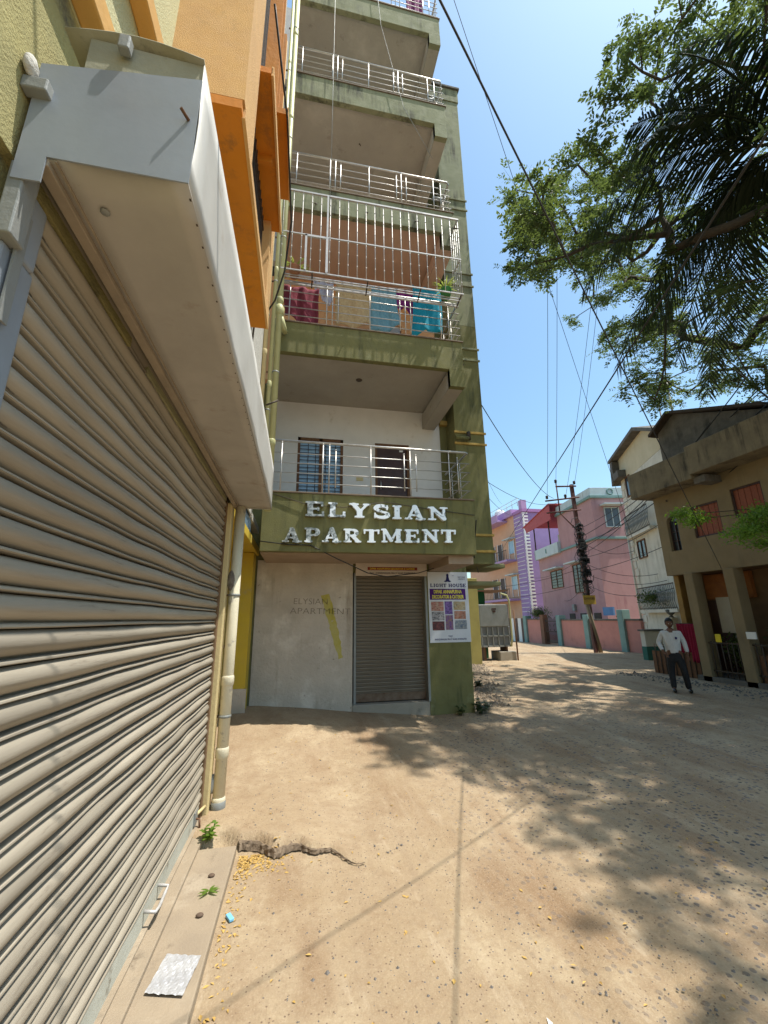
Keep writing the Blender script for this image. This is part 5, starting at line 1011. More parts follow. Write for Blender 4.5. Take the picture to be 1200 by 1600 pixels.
# ------------------------------------------------------------------ broadleaf tree
CP = np.array([[float(v) for v in s.split(',')] for s in """10.5,10.1,12.7;9.6,5.3,13.0;9.1,6.6,11.4;10.5,5.1,11.0;8.7,5.8,13.5;10.6,5.0,10.1;12.0,5.5,11.2;5.8,5.6,9.1;14.3,8.8,12.5;10.9,10.8,11.6;12.4,11.7,11.1;10.1,7.4,12.8;5.1,3.6,10.8;9.5,7.4,12.0;13.2,5.9,12.3;14.8,8.9,11.8;10.3,5.4,13.0;4.8,4.6,9.8;11.3,10.0,11.1;9.0,3.7,12.7;13.1,8.9,11.5;6.6,6.3,11.4;6.4,6.8,9.9;9.5,8.0,10.1;6.2,2.6,10.7;8.1,3.0,11.6;8.2,3.5,8.8;9.8,4.1,13.3;7.0,5.3,9.9;8.8,5.2,10.2;11.8,8.1,13.4;13.7,6.4,13.0;9.9,8.8,13.1;5.9,4.0,10.7;12.2,7.2,12.1;11.0,4.8,11.5;9.9,9.8,13.1;13.2,9.0,12.8;9.8,4.7,11.6;11.3,6.3,11.1;6.7,2.9,10.6;9.0,7.4,13.3;11.0,5.3,9.6;11.8,9.9,13.1;13.2,7.7,9.7;7.2,5.1,11.6;8.3,7.7,11.6;11.0,9.6,13.0;7.0,5.6,11.5;4.9,5.8,10.1;7.3,8.1,11.1;8.8,3.4,11.7;11.0,11.9,11.9;8.6,3.6,13.0;9.1,8.1,12.7;7.7,7.0,9.7;8.3,8.9,12.4;7.8,8.4,12.0;6.1,6.3,12.0;5.3,5.5,8.6;13.7,8.3,10.5;13.7,7.8,11.9;7.3,6.7,12.3;7.6,9.5,13.3;7.2,4.0,13.0;5.3,4.1,11.3;8.4,6.8,9.5;6.8,4.0,12.7;6.8,8.2,11.5;7.8,4.0,12.5;14.3,7.1,11.3;7.2,6.0,10.5;7.7,4.4,11.2;6.8,8.4,12.3;8.0,7.5,10.8;7.1,2.6,9.4;10.7,6.2,12.2;11.4,6.2,8.6;6.4,7.6,12.9;7.5,7.1,11.9;11.1,5.9,10.1;8.2,3.2,10.5;13.4,6.6,10.5;6.8,4.5,12.7;11.9,5.5,10.7;13.9,9.2,12.6;12.8,9.9,12.2;12.7,7.2,13.0;8.0,7.4,9.9;5.3,4.7,9.5;6.8,5.2,8.4;6.4,5.6,10.9;10.3,4.3,12.4;10.8,10.2,13.3;6.0,5.1,9.9;10.9,4.7,12.8;6.1,5.4,8.8;11.7,4.7,13.1;10.5,9.4,10.6;7.7,5.9,11.7;12.8,10.9,12.1;7.6,4.1,8.3;5.0,4.2,10.4;8.8,9.3,12.3;9.1,7.4,8.7;12.3,6.0,10.3;9.6,11.3,12.3;9.4,9.6,10.5;6.7,7.3,10.7;9.3,9.0,10.1;7.8,3.2,12.3;6.6,5.1,10.3;11.1,9.5,10.9;8.3,8.2,10.4;6.8,7.1,11.5;6.2,6.2,9.5;7.3,2.8,11.7;10.5,8.7,9.9;5.6,6.1,11.5;10.5,5.8,11.1;6.4,3.9,11.0;6.7,6.9,12.3;5.3,5.8,9.2;8.3,7.3,8.9;9.3,9.9,11.9;12.8,6.3,13.2;9.7,8.0,9.5;9.3,8.4,11.5;15.0,7.6,12.6;12.3,9.6,11.0;7.8,7.3,13.5;7.3,3.7,12.0;6.2,4.7,13.3;7.2,5.1,13.0;6.3,7.9,11.9;8.1,8.0,13.1;11.5,5.9,9.2;7.7,7.8,8.5;9.8,10.0,12.2;6.1,6.5,10.6;8.3,8.3,12.0;8.7,7.7,11.1;9.3,4.1,9.6;9.2,5.1,8.2;10.3,10.6,10.6;13.7,7.0,10.2;6.9,3.6,13.2;10.7,9.2,11.3;12.5,5.9,11.7;8.6,8.0,8.7;7.0,3.3,10.1;8.5,8.7,13.2;10.3,9.3,9.9;6.9,3.3,12.7;6.5,2.0,12.0;13.0,2.0,8.7;12.8,0.0,8.0;12.5,1.9,12.5;14.1,5.7,12.9;10.0,3.1,11.4;10.8,3.9,7.8;13.7,-0.2,9.3;11.5,4.5,10.8;12.8,4.3,8.7;13.9,4.3,10.3;8.2,-0.4,8.4;12.8,1.1,7.2;10.7,2.2,7.2;12.4,5.0,7.6;13.2,6.5,8.9;8.8,2.1,9.9;13.2,3.7,7.3;8.8,0.2,11.3;4.7,0.4,8.6;10.5,0.9,9.4;11.6,4.9,10.1;6.5,0.3,12.4;13.6,3.6,10.3;11.8,3.0,8.7;7.1,1.3,11.2;15.0,4.6,12.1;8.3,0.7,10.6;12.6,4.7,9.5;14.4,2.5,11.5;6.7,2.3,7.5;11.0,2.2,9.4;13.4,6.0,9.5;11.6,1.0,8.7;10.8,4.3,8.3;12.2,-0.8,10.3;10.6,1.3,8.1;12.7,2.7,10.8;11.0,1.1,13.0;10.3,2.9,7.4;11.9,4.5,8.4;8.8,-0.1,12.6;5.7,1.3,9.6;10.3,0.6,12.7;10.0,-0.1,9.3;9.4,3.3,11.3;12.3,1.4,13.0;8.2,2.9,9.9;11.3,5.2,7.4;7.0,-0.3,11.7;8.1,0.5,8.1;11.4,5.3,8.8;10.6,3.7,10.8;7.6,0.9,11.0;11.7,-0.3,11.7;8.3,4.0,7.4;12.9,6.3,7.0;7.0,2.3,11.1;14.1,6.4,10.5;10.1,4.9,7.6;13.3,1.0,9.6;6.8,-0.5,9.9;10.8,2.5,12.4;12.7,3.1,11.2;10.0,3.5,12.4;10.1,1.7,11.3;12.7,6.3,8.0;6.0,3.5,13.1;9.8,3.1,9.9;12.8,-0.8,9.1;13.8,2.9,10.1;13.7,1.3,12.3;12.1,0.1,12.4;6.6,1.7,7.9;13.9,3.9,12.0;9.9,-1.0,9.4;13.5,1.3,10.6;10.5,2.5,8.6;14.3,6.8,12.2;9.6,0.4,9.8;9.6,2.2,11.6;12.9,2.5,8.4;9.5,2.9,10.5;11.5,5.9,7.4;9.8,1.5,9.8;14.2,0.9,10.2;12.8,1.4,8.0;13.0,2.7,11.7;13.7,3.1,9.3;11.6,1.5,8.9;13.4,3.2,13.0;10.9,5.4,8.3;13.1,4.4,10.5;7.1,1.9,8.8;10.9,3.7,12.6;8.4,1.7,13.4;14.8,6.2,12.3;12.6,0.8,8.0;6.5,2.0,10.2;11.7,1.0,10.0;11.9,3.3,7.2;11.4,4.3,8.0;13.8,5.4,10.2;13.0,1.5,11.8;12.1,3.3,12.7;9.0,1.9,8.5;9.1,0.3,10.8;8.8,0.2,8.0;9.8,3.8,7.9;14.6,5.0,11.7;9.1,1.4,9.1;7.4,0.4,12.6;9.4,0.3,8.7;7.2,-0.5,8.2;13.8,1.7,9.5;8.1,0.3,12.1;9.7,2.6,9.0;12.1,2.6,7.9;10.5,0.0,11.1;13.8,4.9,11.7;13.5,4.7,8.4;10.3,-0.9,11.5;11.0,0.0,8.1;8.9,1.2,13.1;9.6,3.1,8.1;8.0,1.8,10.6;13.3,4.8,13.4;9.6,3.5,7.3;12.9,3.3,8.4;11.6,-0.2,7.9;14.7,5.5,11.0;12.1,5.7,7.9;11.0,-0.1,8.8;6.4,-0.7,8.5;10.8,1.4,9.7;10.7,0.1,9.7;10.6,4.2,9.0;6.5,0.2,10.8;9.7,1.2,12.9;10.2,9.2,7.8;10.6,9.7,8.6;13.6,8.1,9.8;10.8,9.5,9.0;12.0,7.5,9.9;12.4,7.8,7.6;13.0,8.9,8.4;12.1,8.7,8.7;10.8,6.5,8.5;11.7,7.9,7.1;8.4,6.9,8.5;8.6,7.5,7.2;13.2,9.9,8.8;13.4,9.5,8.9;11.1,9.9,8.9;11.0,10.7,9.4;7.4,7.1,6.9;7.0,4.5,7.0;8.5,7.7,6.8;9.7,7.6,8.7;11.3,9.1,8.1;12.1,7.5,7.1;9.1,8.1,9.2;10.2,8.3,8.9;8.3,6.7,9.0;10.6,6.9,8.0;12.6,9.4,9.6;11.9,7.4,9.1;11.5,6.7,9.4;11.3,7.7,8.5;12.7,7.9,8.4;9.9,8.6,7.7;13.8,8.7,9.3;9.3,7.8,8.4;12.4,10.7,9.6;8.3,2.0,11.9;6.2,1.8,8.7;7.4,3.7,6.4;6.4,2.6,8.2;13.2,5.9,7.8;16.0,7.0,9.6;8.4,4.0,6.5;6.4,1.5,9.2;12.8,6.7,9.9;11.4,6.3,7.0;12.9,5.8,10.9;15.4,8.0,8.3;8.9,3.2,9.1;12.1,5.6,7.1;7.2,3.4,7.8;9.4,2.1,12.4;8.7,2.2,11.6;7.8,1.7,10.1;14.7,7.1,8.7;8.3,3.3,11.2;10.9,5.9,7.7;13.9,5.4,11.4;8.0,1.3,11.6;12.9,6.7,7.4;12.0,4.5,10.2;11.4,4.5,12.6;15.1,7.6,11.1;6.2,2.2,7.8;7.5,1.4,12.0;9.4,4.0,6.4;7.7,2.1,11.1;12.0,6.4,9.1;11.1,3.5,10.9;13.9,5.9,11.4;8.5,2.8,9.4;9.8,4.4,7.5;12.9,5.4,10.4;8.6,4.4,7.2;9.0,4.2,7.5;11.0,3.9,11.3;14.9,5.6,11.8;8.8,1.6,11.4;10.4,2.7,11.0;13.8,7.8,6.8;11.6,5.0,8.1;13.4,5.6,11.7;10.4,3.1,12.7;6.8,1.5,10.1;7.4,2.9,8.0;12.9,6.2,10.3;8.6,1.3,12.0;9.2,2.6,12.7;11.2,5.6,6.4;13.3,6.5,6.5;14.5,6.5,9.4;12.6,6.6,6.0;13.2,5.3,10.8;10.9,3.8,9.7;15.6,6.2,10.5;14.1,7.3,10.0;14.5,5.8,12.2;8.1,3.1,7.0;12.2,5.4,12.9;14.1,7.8,9.8;12.6,6.7,6.5;6.2,2.3,5.9;11.9,4.7,12.2;6.5,2.1,8.1;9.4,3.6,9.7;13.2,4.6,12.0;10.4,2.9,12.0;7.9,2.6,12.6;12.5,5.4,11.6;11.9,5.8,6.5;10.8,4.5,9.4;10.9,4.3,7.8;5.3,2.1,7.4;8.8,2.9,12.1;8.8,3.5,6.6;7.5,2.4,7.6;7.1,2.6,9.0;6.7,1.3,12.6;11.2,4.6,10.0;13.7,4.4,12.2;7.9,1.4,10.8;8.1,4.0,8.1;7.9,2.7,12.1;13.0,4.7,12.7;11.5,6.0,5.8;11.0,4.8,8.1;8.6,3.3,6.8;9.7,5.1,7.7;8.4,2.7,8.5;9.9,5.5,6.0;6.8,2.0,7.1;12.3,3.6,12.2;9.2,3.6,8.4;9.7,4.0,8.6;10.7,5.1,9.2;11.9,4.5,9.3;8.8,3.2,7.7;6.7,1.3,9.5;11.1,4.8,12.0;6.5,3.0,6.4;8.2,4.2,6.0;6.9,2.3,6.5;12.5,5.1,8.2;7.5,2.9,10.6;10.5,3.5,12.9;12.0,5.4,9.5;12.5,4.4,11.0;9.7,4.1,11.6;10.2,4.8,9.8;9.6,3.8,9.1;7.2,2.4,8.0;7.4,3.9,6.8;11.9,5.2,12.4;12.2,4.9,12.9;9.9,3.8,10.6;9.3,2.6,11.8;7.2,3.1,8.9;10.0,4.9,9.2;8.9,4.2,5.7;10.6,5.2,9.6;12.9,5.1,11.1;9.9,3.9,7.2;7.9,2.8,7.3;7.6,2.9,6.7;5.9,2.3,6.3;10.8,4.9,8.7;13.8,5.2,10.6;11.3,4.0,9.7;11.2,4.0,9.1;8.9,2.6,11.7;10.7,3.2,12.4;7.3,1.4,12.9;6.0,2.0,6.8;7.1,1.4,12.3;8.6,3.6,10.3;9.6,3.1,13.0;7.2,3.6,7.0;7.4,1.3,10.2;11.3,5.3,6.8;11.5,4.4,8.4;12.7,4.4,11.7;5.9,1.7,10.1;9.5,4.1,7.1;12.7,4.0,12.4;9.9,3.7,9.5;7.9,2.1,9.3;4.1,5.1,9.3;4.3,5.2,8.5;3.9,5.2,8.7;5.5,7.2,9.7;5.1,7.6,10.1;6.0,8.3,12.0;5.7,7.2,12.1;4.4,6.0,9.2;6.4,7.9,10.9;6.0,7.7,12.4;5.2,7.4,12.4;6.2,8.6,12.8;4.5,6.1,8.6;4.6,6.5,10.2;6.2,8.2,10.8;5.8,8.6,11.1;3.9,5.6,8.8;4.6,6.7,11.2;6.7,8.4,12.9;4.6,6.1,9.7""".split(';')])
tr = thing('broadleaf_tree', 'tall broadleaf tree with fine compound leaves leaning over the lane from the right', 'tree', (10.9, 4.8, 0))
def grow_tree():
    rng = np.random.default_rng(21)
    nodes = [np.array([10.9, 4.8, 0.]), np.array([10.95, 4.7, 2.5]), np.array([10.8, 4.8, 5.]), np.array([10.6, 4.9, 7.]), np.array([10.3, 5.1, 8.6])]
    par = [-1, 0, 1, 2, 3]
    order = np.argsort(np.linalg.norm(CP-nodes[-1], axis=1)); tips = []
    for ci in order:
        c = CP[ci]; best, bd = None, 1e9
        for i, n_ in enumerate(nodes):
            if i < 2: continue
            d = np.linalg.norm(n_-c) + .25*max(0, n_[2]-c[2]) + .22*np.linalg.norm(n_-nodes[4])
            if d < bd: best, bd = i, d
        a = nodes[best]; L_ = np.linalg.norm(c-a); k = max(1, int(L_/.4)); p = best
        for q in range(1, k+1):
            t_ = q/k; x = a+(c-a)*t_+rng.normal(size=3)*.05*(q < k); x[2] -= .12*L_*t_*(1-t_)
            nodes.append(x); par.append(p); p = len(nodes)-1
        tips.append(p)
    cnt = [0]*len(nodes)
    for t_ in tips:
        p = t_
        while p >= 0: cnt[p] += 1; p = par[p]
    rad = [max(.009, .0135*c**.52) for c in cnt]; rad[0] = .26; rad[1] = .22; rad[2] = .2; rad[3] = .19
    ch = {}
    for i, p in enumerate(par): ch.setdefault(p, []).append(i)
    big, small = MB(), MB(); st = [[0]]
    while st:
        path = st.pop()
        while path[-1] in ch:
            cs = sorted(ch[path[-1]], key=lambda i: -cnt[i])
            for c in cs[1:]: st.append([path[-1], c])
            path.append(cs[0])
        pts = [nodes[i] for i in path]; rs = [min(rad[i], rad[path[1]]*1.05) for i in path]
        (big if rs[0] > .04 else small).tube(pts, rs, 7 if rs[0] > .04 else 5, False)
    big.build('trunk', bark, tr, label='dark trunk and limbs'); 
    # twigs and leaves around each tip
    LP = []
    for c in CP:
        r_ = rng.uniform(.35, .62); nt_ = int(rng.integers(5, 9))
        for _ in range(nt_):
            d = rng.normal(size=3); d[2] *= .6; d /= np.linalg.norm(d); e = c+d*r_*rng.uniform(.6, 1.2); e[2] -= .05
            small.tube([c, (c+e)/2+[0, 0, .03], e], [.005, .004, .002], 3, False)
            for q in range(int(rng.integers(4, 7))):          # compound leaves: rachis with paired leaflets
                s0 = c+(e-c)*rng.uniform(.35, 1.05); dd_ = rng.normal(size=3); dd_[2] = -abs(dd_[2])*.5; dd_ /= np.linalg.norm(dd_); ln = rng.uniform(.14, .28)
                sd_ = np.cross(dd_, [0, 0, 1.]); sd_ /= np.linalg.norm(sd_)+1e-6
                for u in np.linspace(.2, 1, 5):
                    for sg_ in (-1, 1): LP.append((s0+dd_*ln*u, sd_*sg_*.85+dd_*.5+rng.normal(size=3)*.22))
    small.build('twigs', bark, tr, kind='stuff')
    P0 = np.array([a for a, _ in LP]); D = np.array([b_ for _, b_ in LP]); D /= np.linalg.norm(D, axis=1)[:, None]
    n = len(P0); N_ = rng.normal(size=(n, 3))*.6+[0, 0, 1.]; S_ = np.cross(D, N_); S_ /= np.linalg.norm(S_, axis=1)[:, None]
    ln = rng.uniform(.065, .115, (n, 1)); wd = ln*.22
    V = np.stack([P0, P0+D*ln*.5+S_*wd, P0+D*ln, P0+D*ln*.5-S_*wd], 1).reshape(-1, 3)-np.array(tr.location)
    np_mesh('leaves', V, np.arange(n*4).reshape(-1, 4), leaf, tr, 'stuff')
grow_tree()
gz0 = lambda x, y: .5*(float(gh(x, y-.05))+float(gh(x, y+.06)))+.01
ed_ = MB(); er = random.Random(2); px_ = [(-.38+.07*k, 3.775+.05*math.sin((-.38+.07*k)*9)-.42*max(0, -.03+.07*k)) for k in range(13)]
n_ = 60; vs = []
for k in range(n_+1):
    x_ = -.39+.9*k/n_; y_ = 3.775+.05*math.sin(x_*9)+.035*math.sin(x_*23+1)-.42*max(0, x_+.35)+er.uniform(-.008, .008); f_ = 1-.97*max(0, (k/n_-.25)/.75)
    for q, (dy, dz) in enumerate(((-.03, -.05), (-.018, -.028), (-.01, -.012), (.0, -.002), (.015, -.004), (.04, -.03))): vs.append((x_+er.uniform(-.004, .004), y_+dy*f_+er.uniform(-.005, .005), gz0(x_, y_)+dz*f_+er.uniform(-.007, .007)*f_))
ed_.add(vs, [(k*6+q, (k+1)*6+q, (k+1)*6+q+1, k*6+q+1) for k in range(n_) for q in range(5)])
o = ed_.build('broken_edge', mat('dark_broken_mortar', (.23, .17, .115), (.13, .095, .065), 20, rough=1, bump=.6), kind='stuff', recalc=True); o['label'] = 'dark crumbling edge where the concrete apron breaks off above the ledge'; o['category'] = 'rubble'
# small leafy sprays in front of the tan house
def spray_tree(name, label, base, centres, seed, m, cat='tree'):
    t_ = thing(name, label, cat, base[0]); rng = np.random.default_rng(seed)
    tb_ = MB(); tb_.tube(base, [.05, .04, .03, .02][:len(base)], 6); LPp = []
    for c in centres:
        c = np.array(c); a = np.array(base[-1]); tb_.tube([a, (a+c)/2+[0, 0, .08], c], [.02, .013, .006], 5)
        for _ in range(16):
            d = rng.normal(size=3); d /= np.linalg.norm(d); LPp.append(c+d*rng.uniform(.05, .3)*np.array([1, 1, .5]))
    tb_.build('trunk', bark, t_)
    P0 = np.concatenate([p+rng.normal(size=(40, 3))*[.1, .1, .05] for p in LPp])
    leaf_quads('leaves', P0, .055, m, rng, t_, .5, 'stuff')
spray_tree('young_tree', 'bright green feathery branches in front of the red shutters of the tan house', [(10.6, 5.3, 0), (10.2, 5.2, 1.5), (9.6, 5.1, 2.6), (9.2, 5.2, 3.3)],
    [(8.6, 6.3, 3.2), (8.3, 6.0, 3.35), (8.7, 5.9, 3.5), (8.0, 6.0, 3.05), (8.5, 5.7, 3.1), (8.4, 7.2, 3.6), (8.3, 7.35, 3.75), (8.9, 6.2, 2.9), (8.2, 5.5, 3.3), (8.6, 5.4, 2.85)], 5, leaf_y)
spray_tree('leafy_branch_tree', 'bare dark branch with sparse leaves above the tan house roof', [(10.9, 5.6, 0), (10.8, 5.8, 3), (10.5, 6.2, 5.6), (10.2, 6.6, 6.6)],
    [(9.4, 6.9, 7.0), (9.2, 6.6, 7.3), (10.4, 7.2, 7.3), (9.0, 6.2, 7.6), (9.8, 7.0, 7.9), (9.9, 6.4, 6.6), (10.6, 6.3, 6.4)], 6, leaf)

# ------------------------------------------------------------------ coconut palm
pa = thing('coconut_palm', 'coconut palm with long dark drooping fronds reaching in from the upper right', 'palm tree', (8.7, 3.6, 0))
pc_ = Vector((7.75, 3.6, 9.1))
MB().tube([(8.7, 3.6, 0), (8.5, 3.6, 2.5), (8.15, 3.6, 5), (7.9, 3.6, 7.2), tuple(pc_)], [.24, .17, .15, .14, .12], 12).build('trunk', bark, pa)
MB().ball(pc_, .22, 10, (1, 1, 1.3)).build('heart', mat('palm_sheath', (.2, .16, .07), (.14, .1, .05), 8), pa)
tipsP = [(4.95, 3.95, 8.75), (4.7, 4.9, 8.1), (4.9, 5.4, 7.4), (4.9, 4.85, 6.9), (6.3, 6.4, 6.6), (8.6, 6.5, 6.3), (5.4, 4.3, 9.9), (5.6, 4.7, 9.0), (6.6, 5.6, 7.0), (7.4, 6.6, 8.0), (7.3, 5.9, 6.6), (5.2, 3.2, 9.6), (10.5, 4.5, 9.3), (9.6, 6.3, 7.9), (9.9, 2, 8.9), (7.5, .5, 9), (5.6, 5.9, 8.3)]
def frond(tip, seed):
    rng = np.random.default_rng(seed); tip = Vector(tip); a = pc_; dv = tip-a; L_ = dv.length; K = 26; pts = []
    up_ = .26*L_+.1*rng.random()
    for k in range(K+1):
        t_ = k/K; pts.append(a+dv*t_+Vector((0, 0, up_*4*t_*(1-t_)*(1-.25*t_))))
    mb = MB(); mb.tube(pts, [.028*(1-.85*k/K)+.004 for k in range(K+1)], 5)
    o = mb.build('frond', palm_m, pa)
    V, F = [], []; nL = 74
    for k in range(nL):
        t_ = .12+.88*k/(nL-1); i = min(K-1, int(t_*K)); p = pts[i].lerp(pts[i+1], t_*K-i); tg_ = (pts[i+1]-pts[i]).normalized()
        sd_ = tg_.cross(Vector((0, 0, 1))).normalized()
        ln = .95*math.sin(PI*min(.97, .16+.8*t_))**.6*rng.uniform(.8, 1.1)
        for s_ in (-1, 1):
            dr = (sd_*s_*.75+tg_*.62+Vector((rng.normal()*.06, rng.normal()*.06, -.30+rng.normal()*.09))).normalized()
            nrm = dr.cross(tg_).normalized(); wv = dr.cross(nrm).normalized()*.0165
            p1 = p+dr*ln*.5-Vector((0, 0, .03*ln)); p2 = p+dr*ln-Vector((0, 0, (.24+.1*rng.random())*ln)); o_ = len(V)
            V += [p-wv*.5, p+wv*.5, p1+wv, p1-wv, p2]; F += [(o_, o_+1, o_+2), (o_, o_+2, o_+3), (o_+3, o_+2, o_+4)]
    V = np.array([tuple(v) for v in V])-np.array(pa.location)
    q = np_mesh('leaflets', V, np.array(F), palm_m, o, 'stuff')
for k, t_ in enumerate(tipsP):
    if k not in (3, 7, 16): frond(t_, k)

# ------------------------------------------------------------------ the man
def skin_obj(name, pts, edges, m, parent, sub=2, root=0):
    me = bpy.data.meshes.new(name); me.from_pydata([Vector(p[:3]) for p in pts], edges, []); o = bpy.data.objects.new(name, me); COL.objects.link(o); o.parent = parent
    me.materials.append(m); s_ = o.modifiers.new('skin', 'SKIN'); s_.use_smooth_shade = True
    for i, p in enumerate(pts):
        r_ = p[3]; me.skin_vertices[0].data[i].radius = r_ if isinstance(r_, tuple) else (r_, r_)
    me.skin_vertices[0].data[root].use_root = True
    b_ = o.modifiers.new('sub', 'SUBSURF'); b_.levels = sub; b_.render_levels = sub; return o
mn = thing('person', 'man in white shirt and black trousers walking with lowered head, hand at his hip', 'person', (8.02, 8.0, 0), math.radians(-38))
sk = mat('brown_skin', (.16, .075, .045), (.13, .06, .035), 8, rough=.55, bump=0); shirt = mat('white_checked_shirt', (.62, .61, .58), (.46, .46, .47), 60, rough=.85, bump=.1, bscale=25, stretch=(3, 3, .2))
trs = mat('black_trousers', (.012, .012, .014), (.018, .018, .02), 10, rough=.8); hair = mat('black_hair', (.01, .009, .008), (.015, .013, .012), 30, rough=.5); shoe = mat('black_shoe', (.012, .011, .01), (.02, .018, .016), 10, rough=.35)
# local frame: faces -y, x to his left; 1.53 m tall
bp = [(0, 0, .80, .10), (0, .0, 1.0, .10), (0, .01, 1.18, .11), (0, .0, 1.27, .05), (0, -.02, 1.33, .048),          # 0-4 pelvis..neck
      (.16, .01, 1.22, .05), (.22, .03, .99, .038), (.235, -.02, .80, .028), (.235, -.03, .745, .026),               # 5-8 left arm (hangs)
      (-.16, .01, 1.22, .05), (-.25, .06, 1.0, .038), (-.21, -.08, .84, .028), (-.175, -.11, .80, .026),             # 9-12 right arm bent to the pocket
      (.085, 0, .74, .08), (.12, -.05, .42, .055), (.16, .04, .08, .04), (.17, -.05, .035, .03),                     # 13-16
      (-.085, 0, .74, .08), (-.10, .03, .42, .055), (-.11, .0, .08, .04), (-.12, -.09, .035, .03)]
be = [(0, 1), (1, 2), (2, 3), (3, 4), (2, 5), (5, 6), (6, 7), (7, 8), (2, 9), (9, 10), (10, 11), (11, 12), (0, 13), (13, 14), (14, 15), (15, 16), (0, 17), (17, 18), (18, 19), (19, 20)]
body = skin_obj('body', bp, be, sk, mn)
skin_obj('shirt', [(0, .0, .70, (.15, .115)), (0, 0, .92, (.155, .105)), (0, .01, 1.08, (.165, .115)), (0, .01, 1.19, (.155, .095)), (0, .0, 1.255, (.07, .06)), (.155, .01, 1.205, .062), (.222, .03, 1.0, .052), (.238, -.022, .80, .04), (-.155, .01, 1.205, .062), (-.252, .06, 1.0, .052), (-.21, -.08, .845, .04)],
         [(0, 1), (1, 2), (2, 3), (3, 4), (3, 5), (5, 6), (6, 7), (3, 8), (8, 9), (9, 10)], shirt, mn, root=2)
skin_obj('trousers', [(0, 0, .86, (.13, .10)), (0, 0, .73, (.13, .10)), (.085, -.01, .66, .088), (.12, -.05, .42, .068), (.16, .035, .05, .058), (-.085, 0, .66, .088), (-.10, .03, .42, .068), (-.112, -.005, .05, .058)],
         [(0, 1), (1, 2), (2, 3), (3, 4), (1, 5), (5, 6), (6, 7)], trs, mn, root=1)
# head: one lofted surface with brow, nose, lips, chin; tilted forward
def head():
    mb = MB(); n, m_ = 24, 20; vs = []
    for j in range(m_+1):
        ph_ = PI*j/m_
        for i in range(n):
            th_ = 2*PI*i/n; x = math.sin(ph_)*math.sin(th_); y = -math.sin(ph_)*math.cos(th_); z = math.cos(ph_)
            f_ = max(0, -y)
            rx, ry, rz_ = .072, .088, .108
            if z < 0: rx *= 1+.28*z; ry *= 1+.12*z
            px, py, pz = x*rx, y*ry, z*rz_
            if f_ > .8:
                nose = math.exp(-(px/.013)**2-((pz+.012)/.022)**2)*.02; eye = sum(math.exp(-((px-s_*.03)/.013)**2-((pz-.012)/.010)**2) for s_ in (-1, 1))*.009
                lip = math.exp(-(px/.022)**2-((pz+.05)/.009)**2)*.006; py += -nose+eye-lip
            vs.append((px, py, pz))
    mb.add(vs, [(j*n+i, (j+1)*n+i, (j+1)*n+(i+1) % n, j*n+(i+1) % n) for j in range(m_) for i in range(n)], True)
    for s_ in (-1, 1): mb.ball((s_*.072, .005, -.01), .02, 8, (.4, .8, 1.4))
    return mb
hd = head().build('head', sk, mn, local=True); hd.location = (0, -.035, 1.415); hd.rotation_euler = (math.radians(16), 0, .1)
hm = MB(); hm.ball((0, .012, .022), 1, 20, (.080, .094, .098)); hm.v = [(x, y+(.03 if (y < -.02 and z < .055) else 0), max(z, -.05)) for x, y, z in hm.v]
hh = hm.build('hair', hair, hd, local=True)
for s_ in (-1, 1): MB().ball((s_*.03, -.078, .012), .009, 8).build('eye', mat('eye_white', (.5, .48, .45), (.45, .43, .4), 5, rough=.2), hd, local=True)
MB().tube([(-.03, -.083, -.038), (0, -.092, -.034), (.03, -.083, -.038)], .006, 6).build('moustache', hair, hd, local=True)
def hand(wr, dr, side):
    wr, dr = Vector(wr), Vector(dr).normalized(); sd_ = dr.cross(Vector((0, 0, 1)) if abs(dr.z) < .9 else Vector((0, 1, 0))).normalized()
    pts = [(*wr, .022), (*(wr+dr*.045), (.032, .016))]; ed = [(0, 1)]
    for k, (o_, l_) in enumerate(((-.024, .055), (-.008, .064), (.008, .06), (.024, .048))):
        a = wr+dr*.07+sd_*o_; b_ = a+dr*l_*.5; c_ = b_+dr*l_*.35+Vector((0, -.014, -.006)); i = len(pts)
        pts += [(*a, .008), (*b_, .007), (*c_, .006)]; ed += [(1, i), (i, i+1), (i+1, i+2)]
    i = len(pts); a = wr+dr*.03+sd_*side*.03; pts += [(*a, .009), (*(a+dr*.025+sd_*side*.012), .008)]; ed += [(1, i), (i, i+1)]
    skin_obj('hand', pts, ed, sk, mn, 1)
hand((.235, -.03, .765), (.02, -.1, -1), -1); hand((-.185, -.10, .815), (.45, -.25, -.85), 1)
for x, y in ((.168, -.0), (-.115, -.03)):
    mb = MB(); mb.ball((x, y-.04, .035), 1, 14, (.042, .125, .045)); mb.v = [(a, b_, max(c_, .004)) for a, b_, c_ in mb.v]; mb.build('shoe', shoe, mn, local=True)
B(.05, .085, -.125, -.112, 1.08, 1.13).build('pocket_pen', mat('navy_print', (0, 0, 0)), mn, local=True)

